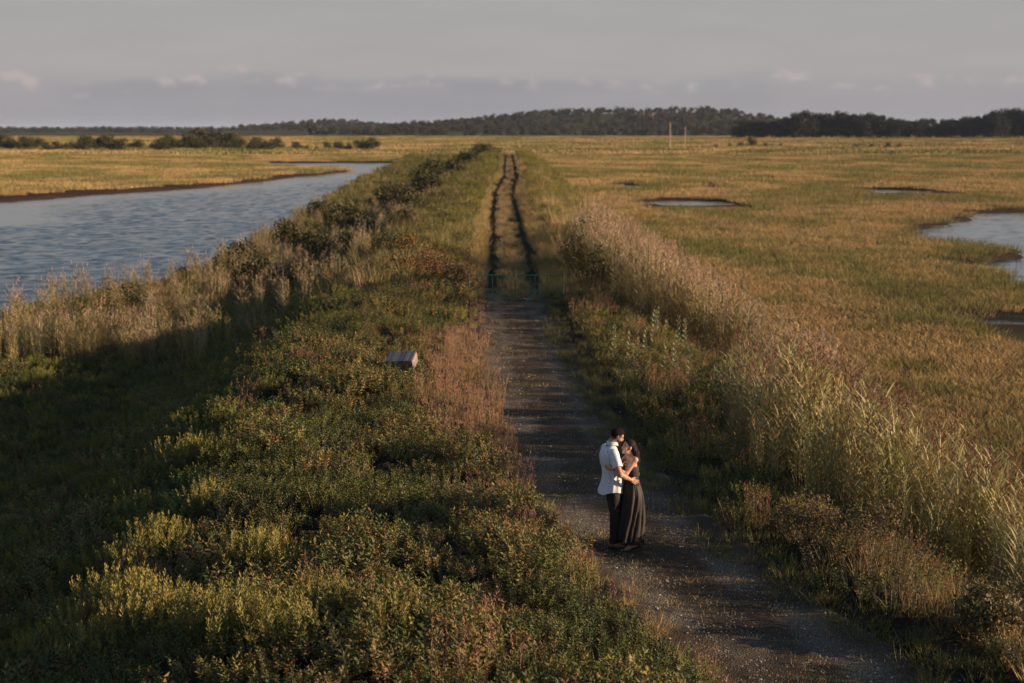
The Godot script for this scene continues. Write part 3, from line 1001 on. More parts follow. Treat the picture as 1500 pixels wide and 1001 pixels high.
	# a pale house among the trees on the hill
	var hx := 198.0
	var hd := 2010.0
	var ho := thing("house", "tiny pale house among the trees on the far hill", "house", on(hx, hd, 1.5), 0.3)
	var wl := MB.new()
	wl.box(Vector3(0, 3.5, 0), Basis.IDENTITY, Vector3(6, 7, 5), 0.05, Color(0.4, 0.33, 0.28))
	part("wall", wl.mesh(vmat(0.8, 0.2)), ho)
	var rfm := MB.new()
	for s in [-1.0, 1.0]: rfm.box(Vector3(0, 7.9, 1.45 * s), Basis(Vector3.RIGHT, 0.62 * s), Vector3(6.6, 0.25, 4.0), 0.03, Color(0.11, 0.1, 0.095))
	part("roof", rfm.mesh(vmat(0.8, 0.2)), ho)
	for s in [-1.7, 0.0, 1.7]:
		var wn := MB.new()
		wn.box(Vector3(s, 5.2, 2.52), Basis.IDENTITY, Vector3(0.8, 1.2, 0.08), 0.02, Color(0.03, 0.035, 0.04))
		part("window", wn.mesh(vmat(0.15, 0.5)), ho)
	# bushes on the shaded creek side of the dike, farther along
	for s in [[-7.5, 63, 0.3], [-9.8, 66, 0.36], [-12.6, 70, 0.4], [-6.6, 72, 0.27], [-15.2, 78, 0.42], [-9.0, 80, 0.38], [-11.8, 86, 0.44], [-7.0, 90, 0.33], [-14.6, 94, 0.45], [-10.0, 101, 0.42], [-7.6, 108, 0.4], [-13.2, 112, 0.5], [-16.0, 120, 0.46], [-9.2, 126, 0.5], [-7.4, 138, 0.46], [-12.4, 146, 0.55], [-9.6, 160, 0.55], [-6.6, 176, 0.5], [-11.5, 188, 0.62], [-8.2, 206, 0.6], [-12.6, 224, 0.7], [-6.8, 240, 0.6], [-9.0, 268, 0.7], [-5.6, 300, 0.66], [-7.6, 330, 0.75]]:
		plant("slope_bush", "dark olive bush on the creek side of the dike beyond the gate", "bush", s[0], s[1], bm[int(s[1]) % 4], ["trunk", "crown"], s[2], s[1], "bushes on the creek side of the dike", 0.1)

func make_near_plants() -> void:
	var wood := vmat(0.9, 0.2)
	# goldenrod clumps on the shaded left bank whose tops catch the sun
	var gm := []
	for i in 4:
		var b := goldenrod(80, 0.42, 1.05, Color(0.085, 0.095, 0.026), Color(0.24, 0.205, 0.055))
		gm.append(b.mesh(leaf_mat))
	var gs := [[-5.35, 18.6, 1.0], [-5.05, 18.35, 0.9], [-5.8, 18.1, 0.85], [-6.15, 17.9, 0.75], [-4.7, 17.2, 0.95], [-4.4, 17.5, 0.85], [-3.3, 16.0, 1.0], [-3.65, 16.2, 0.9], [-3.7, 19.3, 0.85], [-3.4, 19.2, 0.8], [-5.7, 20.6, 0.8], [-5.3, 20.8, 0.85], [-6.4, 26.6, 0.9], [-6.0, 26.5, 0.8], [-1.3, 15.9, 0.75], [-2.3, 16.8, 0.65], [-4.9, 22.4, 0.7], [-5.2, 17.0, 0.8], [-2.6, 15.6, 0.8], [-1.75, 16.3, 0.6]]
	for i in gs.size():
		var s: Array = gs[i]
		plant("goldenrod_clump", "yellow-green goldenrod clump rising above the dark left bank of the dike", "plant", s[0], s[1], [gm[i % 4]], ["foliage"], s[2], i * 1.3, "goldenrod clumps on the left bank")
	# pale broad-leaved herbs right of the track
	var mk := []
	for i in 5:
		var b := milkweed(rf(0.95, 1.2), Color(0.28, 0.28, 0.16))
		mk.append([b[0].mesh(wood), b[1].mesh(leaf_mat)])
	var ms := [[4.15, 40.5], [4.5, 40.9], [4.75, 40.1], [4.0, 39.8], [5.0, 40.6], [4.3, 41.2], [3.75, 34.4], [4.05, 34.9], [4.35, 34.2], [2.95, 35.6], [3.2, 35.9], [5.3, 33.6], [5.6, 33.9], [5.9, 33.4], [5.5, 33.1], [6.05, 33.8], [4.75, 32.6], [4.95, 32.2], [3.45, 36.6], [2.7, 36.9], [5.15, 31.4], [4.6, 31.8]]
	for i in ms.size():
		plant("milkweed", "upright pale green broad-leaved herb on the grassy bank between track and reeds", "plant", ms[i][0], ms[i][1], mk[i % 5], ["stem", "leaves"], rf(0.85, 1.05), i * 2.1, "pale broad-leaved herbs on the right bank")
	# larger shrubs
	var sp := [
		["round_bush", "dense yellow-topped bush standing dark among the reeds by the creek", -15.9, 56.0, 2.5, 2.6, [Color(0.1, 0.08, 0.026), Color(0.085, 0.075, 0.026), Color(0.13, 0.095, 0.03)], 0.075],
		["round_bush", "small dark green bush poking out of the creekside reeds", -16.2, 60.0, 2.2, 1.3, [Color(0.03, 0.04, 0.016)], 0.07],
		["sumac", "russet-leaved shrub left of the green gate", -2.9, 53.6, 1.9, 1.9, RUSTY, 0.085],
		["sumac", "orange-tipped tall shrub behind the russet one by the gate", -4.2, 56.5, 2.2, 1.7, [Color(0.17, 0.095, 0.03), Color(0.13, 0.09, 0.03), Color(0.1, 0.085, 0.03)], 0.085],
		["sumac", "low brown-red shrub hugging the left end of the gate", -1.9, 51.9, 1.15, 1.6, RUSTY, 0.075],
		["dark_shrub", "tall dark shrub shading the track right of the gate", 3.0, 57.5, 2.7, 2.6, [Color(0.04, 0.048, 0.018), Color(0.055, 0.058, 0.02)], 0.08],
		["dark_shrub", "dark leafy shrub between gate and reed bed", 3.5, 52.9, 1.9, 2.2, [Color(0.045, 0.052, 0.02), Color(0.06, 0.055, 0.024)], 0.075],
		["brown_shrub", "grey-brown twiggy shrub beside the track before the near reeds", 4.35, 20.3, 0.62, 0.95, BROWN, 0.04],
		["brown_shrub", "brown low shrub at the front edge of the near reeds", 5.15, 19.7, 0.7, 1.1, BROWN, 0.04],
		["leafy_shrub", "dark broad-leaved shrub in dry grass right of the track", 5.75, 16.4, 0.6, 1.0, [Color(0.1, 0.09, 0.036), Color(0.12, 0.095, 0.04)], 0.06],
	]
	for s in sp:
		var t := tree_meshes(s[4], s[5], 0.25, 620, s[7], s[6], 11)
		plant(s[0], s[1], "bush", s[2], s[3], [t[0].mesh(wood), t[1].mesh(leaf_mat)], ["trunk", "crown"], 1.0, 0.0)

func make_gate() -> void:
	var green := mat(Color(0.018, 0.1, 0.055), 0.5, 0.4)
	var g := thing("gate", "low green metal gate of thin upright bars across the track", "gate", on(0.15, 51.6), 0.02)
	var y0 := 0.16
	for s in [-1.72, -0.02, 1.72]:
		var p := MB.new()
		p.tube([Vector3(s, -0.2, 0), Vector3(s, 1.02, 0)], [0.024, 0.024], 8, Color.WHITE)
		part("post", p.mesh(green), g)
	for y in [0.97, y0]:
		var r := MB.new()
		r.tube([Vector3(-1.72, y, 0.0), Vector3(0, y - 0.012, 0.0), Vector3(1.72, y, 0.0)], [0.017, 0.017, 0.017], 8, Color.WHITE)
		part("rail", r.mesh(green), g)
	var bar := MB.new()
	bar.tube([Vector3(0, y0, 0), Vector3(0, 0.97, 0)], [0.008, 0.008], 6, Color.WHITE)
	var bm := bar.mesh(green)
	for i in 19:
		var x := -1.55 + i * 0.172
		if absf(x + 0.02) < 0.06: continue
		part("bar", bm, g).position.x = x

func make_crate() -> void:
	var o := thing("wooden_box", "weathered wooden box with a grey slatted lid in the shrubs left of the track", "box", on(-2.62, 33.5) + Vector3(0, 0.16, 0), -0.16)
	o.rotation.x = 0.34
	o.rotation.z = 0.07
	var grey_wood := vmat(0.85, 0.25)
	grey_wood.albedo_texture = noise_tex(0.02, 12, 0.6, 1.0, FastNoiseLite.TYPE_SIMPLEX_SMOOTH, 256, 5)
	grey_wood.uv1_triplanar = true
	grey_wood.uv1_scale = Vector3(9, 9, 1.2)
	for i in 6:
		var b := MB.new()
		b.box(Vector3.ZERO, Basis.IDENTITY, Vector3(0.104, 0.02, 0.5), 0.004, vary(Color(0.15, 0.17, 0.2), 0.2))
		var q := part("slat", b.mesh(grey_wood), o)
		q.position = Vector3(-0.275 + i * 0.11, 0.262 + rf(-0.003, 0.003), 0)
		q.rotation.z = rf(-0.02, 0.02)
	for s in [-1.0, 1.0]:
		for k in 2:
			var b := MB.new()
			b.box(Vector3(0, 0.062 + k * 0.122, 0.238 * s), Basis(Vector3.UP, PI / 2), Vector3(0.02, 0.116, 0.64), 0.003, vary(Color(0.33, 0.235, 0.18), 0.2))
			part("board", b.mesh(grey_wood), o)
			var e := MB.new()
			e.box(Vector3(0.325 * s, 0.062 + k * 0.122, 0), Basis.IDENTITY, Vector3(0.02, 0.116, 0.5), 0.003, vary(Color(0.36, 0.3, 0.25), 0.2))
			part("board", e.mesh(grey_wood), o)
	for s in [[-1, -1], [-1, 1], [1, -1], [1, 1]]:
		var l := MB.new()
		l.box(Vector3(0.295 * s[0], 0.0, 0.21 * s[1]), Basis(Vector3.RIGHT, PI / 2), Vector3(0.04, 0.04, 0.5), 0.004, Color(0.25, 0.2, 0.16))
		part("corner_post", l.mesh(grey_wood), o)

# ------------------------------------------------------------------ the couple (all points in metres from their common spot on the track)
const COUPLE := Vector3(1.66, 0.0, -20.7)

func loft(mb: MB, rings: Array, segs: int, shape: Callable, col: Color) -> void:
	var k0 := mb.v.size()
	for r in rings.size():
		var g: Array = rings[r]
		for s in segs:
			var th := TAU * s / segs
			var k: Vector2 = shape.call(th, float(r) / (rings.size() - 1), g[0])
			var cx := cos(th)
			var sx := sin(th)
			var p: Vector3 = g[0] + (g[1] as Vector3) * (signf(cx) * pow(absf(cx), 0.85) * (g[3] + k.x)) + (g[2] as Vector3) * (signf(sx) * pow(absf(sx), 0.85) * (g[4] + k.x))
			p.y += k.y
			mb.vert(p, col)
	for r in rings.size() - 1:
		for s in segs:
			var a := k0 + r * segs + s
			var b := k0 + r * segs + (s + 1) % segs
			mb.tri(a, b, b + segs); mb.tri(a, b + segs, a + segs)
# smooth rings between the given ones
func dense(rows: Array, f: Vector3, r: Vector3, step: float) -> Array:
	var out := []
	for i in rows.size() - 1:
		var a: Array = rows[i]
		var b: Array = rows[i + 1]
		var z: Array = rows[maxi(i - 1, 0)]
		var c: Array = rows[mini(i + 2, rows.size() - 1)]
		var n := maxi(int(absf(float(b[0]) - float(a[0])) / step), 1)
		for j in n + (1 if i == rows.size() - 2 else 0):
			var t := float(j) / n
			var q := []
			for m in 5: q.append(cubic_interpolate(float(a[m]), float(b[m]), float(z[m]), float(c[m]), t))
			out.append([Vector3(q[1], lerpf(a[0], b[0], t), q[2]), f, r, q[3], q[4]])
	return out

func add_hand(mb: MB, wrist: Vector3, dir: Vector3, palm: Vector3, thumb: float, curl: float, size: float, skin: Color) -> void:
	var x := dir.normalized()
	var y := (-palm - x * (-palm).dot(x)).normalized()
	var z := x.cross(y)
	var g := SDF.new(Vector3(-0.03, -0.1, -0.085), Vector3(0.2, 0.04, 0.085), 0.004)
	g.capsule(Vector3(-0.02, 0, 0), Vector3(0.02, 0, 0), 0.025, 0.024, 0.012)
	g.ellip(Vector3(0.05, -0.004, 0.0), Vector3(0.048, 0.014, 0.037), 0.012)
	var lens := [[0.042, 0.026, 0.021], [0.047, 0.03, 0.022], [0.043, 0.027, 0.021], [0.034, 0.021, 0.018]]
	for i in 4:
		var zz := (0.029 - 0.0195 * i) * thumb
		var p := Vector3(0.088 - 0.003 * absf(i - 1.0) - (0.008 if i == 3 else 0.0), 0.0, zz)
		g.capsule(Vector3(0.02, 0, zz * 0.7), p, 0.0125, 0.0105, 0.008)
		var an := -0.12 - 0.03 * i
		for j in 3:
			an -= curl * (0.6 + 0.25 * j)
			var q := p + Vector3(cos(an), sin(an), 0.06 * (1.0 - i * 0.66) * thumb) * float(lens[i][j])
			g.capsule(p, q, 0.0094 - 0.0009 * j, 0.0086 - 0.001 * j, 0.003)
			p = q
	g.capsule(Vector3(0.018, -0.006, 0.022 * thumb), Vector3(0.05, -0.014, 0.048 * thumb), 0.014, 0.011, 0.01)
	g.capsule(Vector3(0.05, -0.014, 0.048 * thumb), Vector3(0.08, -0.022, 0.055 * thumb), 0.0105, 0.0082, 0.004)
	g.into(mb, Transform3D(Basis(x, y, z).scaled_local(Vector3.ONE * size), wrist), func(_p): return skin)

# a head in its own axes: x to the face, y up, z to the right ear
func add_head(mb: MB, xf: Transform3D, skin: Color, bearded: bool) -> void:
	var g := SDF.new(Vector3(-0.13, -0.19, -0.105), Vector3(0.14, 0.14, 0.105), 0.0045)
	g.ellip(Vector3(-0.012, 0.034, 0), Vector3(0.096, 0.084, 0.074), 0.02)
	g.ellip(Vector3(0.028, -0.03, 0), Vector3(0.062, 0.082, 0.058), 0.03)
	g.ellip(Vector3(0.036, -0.076, 0), Vector3(0.05, 0.036, 0.044 if not bearded else 0.048), 0.025)
	g.ellip(Vector3(0.07, -0.098, 0), Vector3(0.02, 0.017, 0.022), 0.02)
	g.capsule(Vector3(-0.035, -0.05, 0), Vector3(-0.055, -0.17, 0), 0.052, 0.054, 0.03)
	for s in [-1.0, 1.0]:
		g.capsule(Vector3(0.078, 0.03, 0.012 * s), Vector3(0.066, 0.032, 0.044 * s), 0.011, 0.009, 0.015)
		g.ellip(Vector3(0.06, -0.03, 0.036 * s), Vector3(0.024, 0.02, 0.02), 0.02)
		g.ellip(Vector3(0.073, 0.01, 0.031 * s), Vector3(0.013, 0.011, 0.013), 0.006)
		g.ellip(Vector3(-0.006, -0.004, 0.076 * s), Vector3(0.018, 0.031, 0.009), 0.006, Basis(Vector3.UP, -0.35 * s))
		g.ellip(Vector3(0.002, -0.026, 0.074 * s), Vector3(0.009, 0.01, 0.007), 0.006)
		g.capsule(Vector3(0.094, -0.026, 0.009 * s), Vector3(0.098, -0.028, 0.004 * s), 0.008, 0.009, 0.008)
	g.capsule(Vector3(0.084, 0.018, 0), Vector3(0.106, -0.022, 0), 0.008, 0.011, 0.012)
	g.capsule(Vector3(0.088, -0.054, -0.015), Vector3(0.088, -0.054, 0.015), 0.0075, 0.0075, 0.008)
	g.capsule(Vector3(0.086, -0.066, -0.012), Vector3(0.086, -0.066, 0.012), 0.0075, 0.0075, 0.008)
	var colour := func(p: Vector3) -> Color:
		var az := absf(p.z)
		if p.x > 0.082 and p.y < -0.046 and p.y > -0.075 and az < 0.022: return Color(0.33, 0.1, 0.085) if not bearded else Color(0.26, 0.12, 0.09)
		if bearded and p.y < -0.036 and p.x > 0.008 - (p.y + 0.036) * 0.1 and p.y > -0.125 and not (az < 0.012 and p.y > -0.045): return Color(0.065, 0.04, 0.028)
		if bearded and p.y > -0.05 and p.x < 0.052 and p.y * 0.785 - p.x * 0.62 > -0.016 and not (az > 0.071 and p.y < 0.026): return Color(0.045, 0.029, 0.02)
		if bearded and p.x > -0.004 and p.x < 0.022 and p.y <= 0.03 and p.y > -0.04 and az > 0.05 and az < 0.072: return Color(0.06, 0.038, 0.027)
		if p.x > 0.06 and p.y > 0.026 and p.y < 0.037 and az > 0.014 and az < 0.05: return Color(0.03, 0.02, 0.015)
		if p.x > 0.07 and absf(p.y - 0.008) < 0.006 and az > 0.02 and az < 0.043: return Color(0.035, 0.025, 0.02)
		return skin
	g.into(mb, xf, colour)

func head_frame(face: Vector3, pitch: float, at: Vector3) -> Transform3D:
	var z := face.cross(Vector3.UP).normalized()
	var x := face * cos(pitch) + Vector3.UP * sin(pitch)
	return Transform3D(Basis(x, z.cross(x), z), at)

func skin_mat() -> StandardMaterial3D:
	var m := vmat(0.5, 0.45)
	m.subsurf_scatter_enabled = true
	m.subsurf_scatter_strength = 0.12
	return m
func cloth_mat(col: Color, rough: float, sheen: float) -> StandardMaterial3D:
	var m := mat(col, rough, 0.3)
	m.rim_enabled = sheen > 0.0
	m.rim = sheen
	m.rim_tint = 0.5
	m.normal_enabled = true
	var n := FastNoiseLite.new()
	n.seed = 6
	n.frequency = 0.03
	var t := NoiseTexture2D.new()
	t.width = 256
	t.height = 256
	t.seamless = true
	t.as_normal_map = true
	t.bump_strength = 3.0
	t.noise = n
	m.normal_texture = t
	m.normal_scale = 0.35
	m.uv1_triplanar = true
	m.uv1_scale = Vector3(5, 3, 5)
	return m

func make_people() -> void:
	var base := Vector3(COUPLE.x, gh(COUPLE.x, 20.7) + 0.026, COUPLE.z)
	make_man(base)
	make_woman(base)

func make_man(base: Vector3) -> void:
	var f := Vector3(0.966, 0, -0.259)
	var r := Vector3(0.259, 0, 0.966)
	var skin := Color(0.35, 0.195, 0.125)
	var foot := Vector3(-0.12, 0, 0)
	var man := thing("person", "person in white short-sleeved shirt, black trousers and brown shoes, bowing towards the other's face", "person", base + foot)
	var shift := Transform3D(Basis.IDENTITY, -foot)
	var side := Basis(f, Vector3.UP, r)
	# body
	var g := SDF.new(Vector3(-0.4, 0.03, -0.45), Vector3(0.3, 1.7, 0.45), 0.0125)
	g.ellip(Vector3(-0.2, 1.36, 0), Vector3(0.095, 0.17, 0.155), 0.05, side)
	g.ellip(Vector3(-0.17, 1.12, 0), Vector3(0.09, 0.15, 0.135), 0.05, side)
	g.ellip(Vector3(-0.155, 0.93, 0), Vector3(0.095, 0.11, 0.14), 0.05, side)
	g.capsule(Vector3(-0.2, 1.5, 0), Vector3(-0.15, 1.6, 0), 0.062, 0.054, 0.04)
	var sr := Vector3(-0.155, 1.465, 0.185)
	var er := Vector3(-0.07, 1.19, 0.335)
	var wr := Vector3(0.09, 1.085, 0.215)
	var sl := Vector3(-0.25, 1.465, -0.185)
	var el := Vector3(-0.06, 1.2, -0.3)
	var wl := Vector3(0.13, 1.12, -0.2)
	for a in [[sr, er, wr], [sl, el, wl]]:
		g.capsule(Vector3(-0.2, 1.45, a[0].z * 0.6), a[0], 0.07, 0.062, 0.04)
		g.capsule(a[0], a[1], 0.055, 0.042, 0.03)
		g.capsule(a[1], (a[1] as Vector3).lerp(a[2], 0.35), 0.042, 0.043, 0.02)
		g.capsule((a[1] as Vector3).lerp(a[2], 0.35), a[2], 0.043, 0.027, 0.02)
	var legs := [[Vector3(-0.13, 0.87, 0.085), Vector3(-0.125, 0.48, 0.1), Vector3(-0.155, 0.09, 0.095)], [Vector3(-0.17, 0.87, -0.085), Vector3(-0.115, 0.48, -0.075), Vector3(-0.125, 0.09, -0.075)]]
	for l in legs:
		g.capsule(l[0], l[1], 0.075, 0.052, 0.04)
		g.capsule(l[1], (l[1] as Vector3).lerp(l[2], 0.35), 0.05, 0.052, 0.02)
		g.capsule((l[1] as Vector3).lerp(l[2], 0.35), l[2], 0.05, 0.036, 0.02)
	var mb := MB.new()
	g.into(mb, shift, func(_p): return skin)
	var hf := head_frame(Vector3(0.98, 0, -0.1).normalized(), -0.42, Vector3(-0.095, 1.69, -0.005))
	add_head(mb, shift * hf, skin, true)
	add_hand(mb, wr - foot, Vector3(0.82, -0.42, -0.28), Vector3(-0.25, -0.1, -1), -1.0, 0.32, 1.0, skin)
	add_hand(mb, wl - foot, Vector3(0.8, -0.3, 0.5), Vector3(-0.3, 0, 1), 1.0, 0.3, 1.0, skin)
	part("body", mb.mesh(skin_mat()), man)
	# hair, cropped close
	var hg := SDF.new(Vector3(-0.14, -0.1, -0.11), Vector3(0.13, 0.16, 0.11), 0.005)
	hg.ellip(Vector3(-0.016, 0.036, 0), Vector3(0.0985, 0.0865, 0.0765), 0.01)
	hg.ellip(Vector3(0.022, 0.09, 0), Vector3(0.062, 0.03, 0.05), 0.03)
	hg.keep(Vector3(-0.62, 0.785, 0).normalized(), 0.012)
	hg.ripple(n_fine, Vector3(160, 90, 160), 0.007)
	var hb := MB.new()
	hg.into(hb, shift * hf, func(_p): return Color(0.017, 0.012, 0.009))
	part("hair", hb.mesh(vmat(0.85, 0.15)), man)
	# shirt
	var sm := cloth_mat(Color(0.57, 0.585, 0.62), 0.85, 0.1)
	sm.cull_mode = BaseMaterial3D.CULL_DISABLED
	var sb := MB.new()
	var rows := [[0.85, -0.19, 0.0, 0.168, 0.208], [0.93, -0.18, 0.0, 0.155, 0.198], [1.03, -0.17, 0.0, 0.138, 0.182], [1.14, -0.168, 0.0, 0.13, 0.172], [1.27, -0.188, 0.0, 0.134, 0.186], [1.38, -0.205, 0.0, 0.134, 0.2], [1.46, -0.208, 0.0, 0.12, 0.195], [1.515, -0.197, 0.0, 0.095, 0.145], [1.55, -0.182, 0.0, 0.074, 0.09], [1.585, -0.168, 0.0, 0.066, 0.07], [1.61, -0.165, 0.0, 0.069, 0.073]]
	loft(sb, dense(rows, f, r, 0.018), 72, func(th: float, _t: float, c: Vector3):
		var y: float = c.y
		var k := smoothstep(1.56, 1.4, y)
		var fold := n_fine.get_noise_3d(cos(th) * 5.0, y * 2.2 + th * 0.5, sin(th) * 5.0) * 0.022 + n_fine.get_noise_3d(cos(th) * 13.0 + 9.0, y * 3.6, sin(th) * 13.0) * 0.011
		var flare := 0.012 * sin(th * 5.0 + 1.3) * smoothstep(1.05, 0.85, y)
		var tuck := -0.014 * exp(-pow((y - 1.235) / 0.03, 2.0)) * smoothstep(-0.2, 0.5, sin(th) - 0.4 * cos(th))
		return Vector2(fold * k + flare + tuck, -0.03 * cos(th * 2.0) * smoothstep(1.0, 0.85, y)), Color.WHITE)
	for a in [[sr, er], [sl, el]]:
		var s0: Vector3 = a[0]
		var e0: Vector3 = a[1]
		var dn := (e0 - s0).normalized()
		var ux := dn.cross(Vector3(0, 0.2, 1)).normalized()
		var uz := dn.cross(ux)
		var rr := []
		for i in 13:
			var t := i / 12.0
			rr.append([s0 - dn * 0.03 + dn * 0.245 * t, ux, uz, lerpf(0.066, 0.072, t), lerpf(0.07, 0.074, t)])
		loft(sb, rr, 36, func(th: float, t: float, c: Vector3): return Vector2(n_fine.get_noise_3d(cos(th) * 4.0, c.y * 4.0, sin(th) * 4.0 + 5.0) * 0.02 * (0.3 + t), 0.0), Color.WHITE)
		var cap := SDF.new(s0 - Vector3.ONE * 0.13, s0 + Vector3.ONE * 0.13, 0.012)
		cap.ellip(s0 - dn * 0.012, Vector3(0.068, 0.066, 0.068), 0.01)
		cap.capsule(s0, Vector3(-0.2, 1.45, s0.z * 0.5), 0.064, 0.075, 0.03)
		cap.into(sb, Transform3D.IDENTITY, func(_p): return Color.WHITE)
	for i in sb.v.size(): sb.v[i] -= foot
	sb.smooth()
	var shirt := part("shirt", sb.mesh(sm), man)
	var cb := MB.new()
	var crow := [[1.575, -0.166, 0.0, 0.07, 0.074], [1.605, -0.163, 0.0, 0.073, 0.077], [1.625, -0.162, 0.0, 0.078, 0.082], [1.6, -0.163, 0.0, 0.088, 0.092], [1.575, -0.165, 0.0, 0.094, 0.098]]
	var crings := []
	for q in crow: crings.append([Vector3(q[1], q[0], 0) - foot, f, r, q[3], q[4]])
	loft(cb, crings, 48, func(th: float, _t: float, _c: Vector3): return Vector2(0.0, -0.03 * smoothstep(0.2, 1.0, cos(th))), Color.WHITE)
	cb.smooth()
	part("collar", cb.mesh(sm), shirt)
	# trousers
	var tg := SDF.new(Vector3(-0.33, 0.05, -0.25), Vector3(0.08, 1.06, 0.26), 0.0095)
	tg.ellip(Vector3(-0.155, 0.93, 0), Vector3(0.118, 0.125, 0.165), 0.04, side)
	for l in legs:
		tg.capsule(l[0], l[1], 0.098, 0.072, 0.035)
		tg.capsule(l[1], (l[2] as Vector3) + Vector3(0.004, -0.02, 0), 0.072, 0.056, 0.03)
	tg.ripple(n_fine, Vector3(9, 16, 9), 0.012)
	tg.ripple(n_fine, Vector3(28, 9, 28), 0.006)
	tg.keep(Vector3.UP, 0.075)
	var tb := MB.new()
	tg.into(tb, shift, func(_p): return Color.WHITE)
	part("trousers", tb.mesh(cloth_mat(Color(0.026, 0.021, 0.019), 0.8, 0.15)), man)
	# shoes
	var leather := mat(Color(0.13, 0.055, 0.022), 0.42, 0.5)
	var sole := mat(Color(0.03, 0.022, 0.018), 0.8, 0.3)
	for l in legs:
		var a: Vector3 = l[2]
		var fd := (f + Vector3(0, 0, 0.3 if a.z > 0 else -0.05)).normalized()
		var o := Vector3(a.x, 0, a.z)
		var sg := SDF.new(o + Vector3(-0.12, -0.01, -0.14), o + Vector3(0.28, 0.16, 0.16), 0.006)
		sg.capsule(o + Vector3(0, 0.1, 0), o - fd * 0.02 + Vector3(0, 0.055, 0), 0.042, 0.042, 0.02)
		sg.capsule(o - fd * 0.03 + Vector3(0, 0.045, 0), o + fd * 0.1 + Vector3(0, 0.04, 0), 0.04, 0.045, 0.03)
		sg.capsule(o + fd * 0.1 + Vector3(0, 0.038, 0), o + fd * 0.19 + Vector3(0, 0.03, 0), 0.044, 0.03, 0.02)
		sg.keep(Vector3.UP, 0.014)
		sg.keep(Vector3.DOWN, -0.112)
		var b := MB.new()
		sg.into(b, shift, func(_p): return Color.WHITE)
		var shoe := part("shoe", b.mesh(leather), man)
		var so := MB.new()
		var pts := []
		for i in 20:
			var th := TAU * i / 20
			var lx := cos(th) * 0.138 + 0.075
			pts.append(o - foot + fd * lx + fd.cross(Vector3.UP) * sin(th) * (0.043 + 0.006 * cos(th)))
		for y in [0.0, 0.02]:
			for p in pts: so.vert((p as Vector3) + Vector3(0, y, 0), Color.WHITE)
		var top := so.vert(o - foot + fd * 0.075 + Vector3(0, 0.02, 0), Color.WHITE)
		for i in 20:
			var j := (i + 1) % 20
			so.tri(i, j, 20 + j); so.tri(i, 20 + j, 20 + i); so.tri(20 + i, 20 + j, top)
		part("sole", so.mesh(sole), shoe)

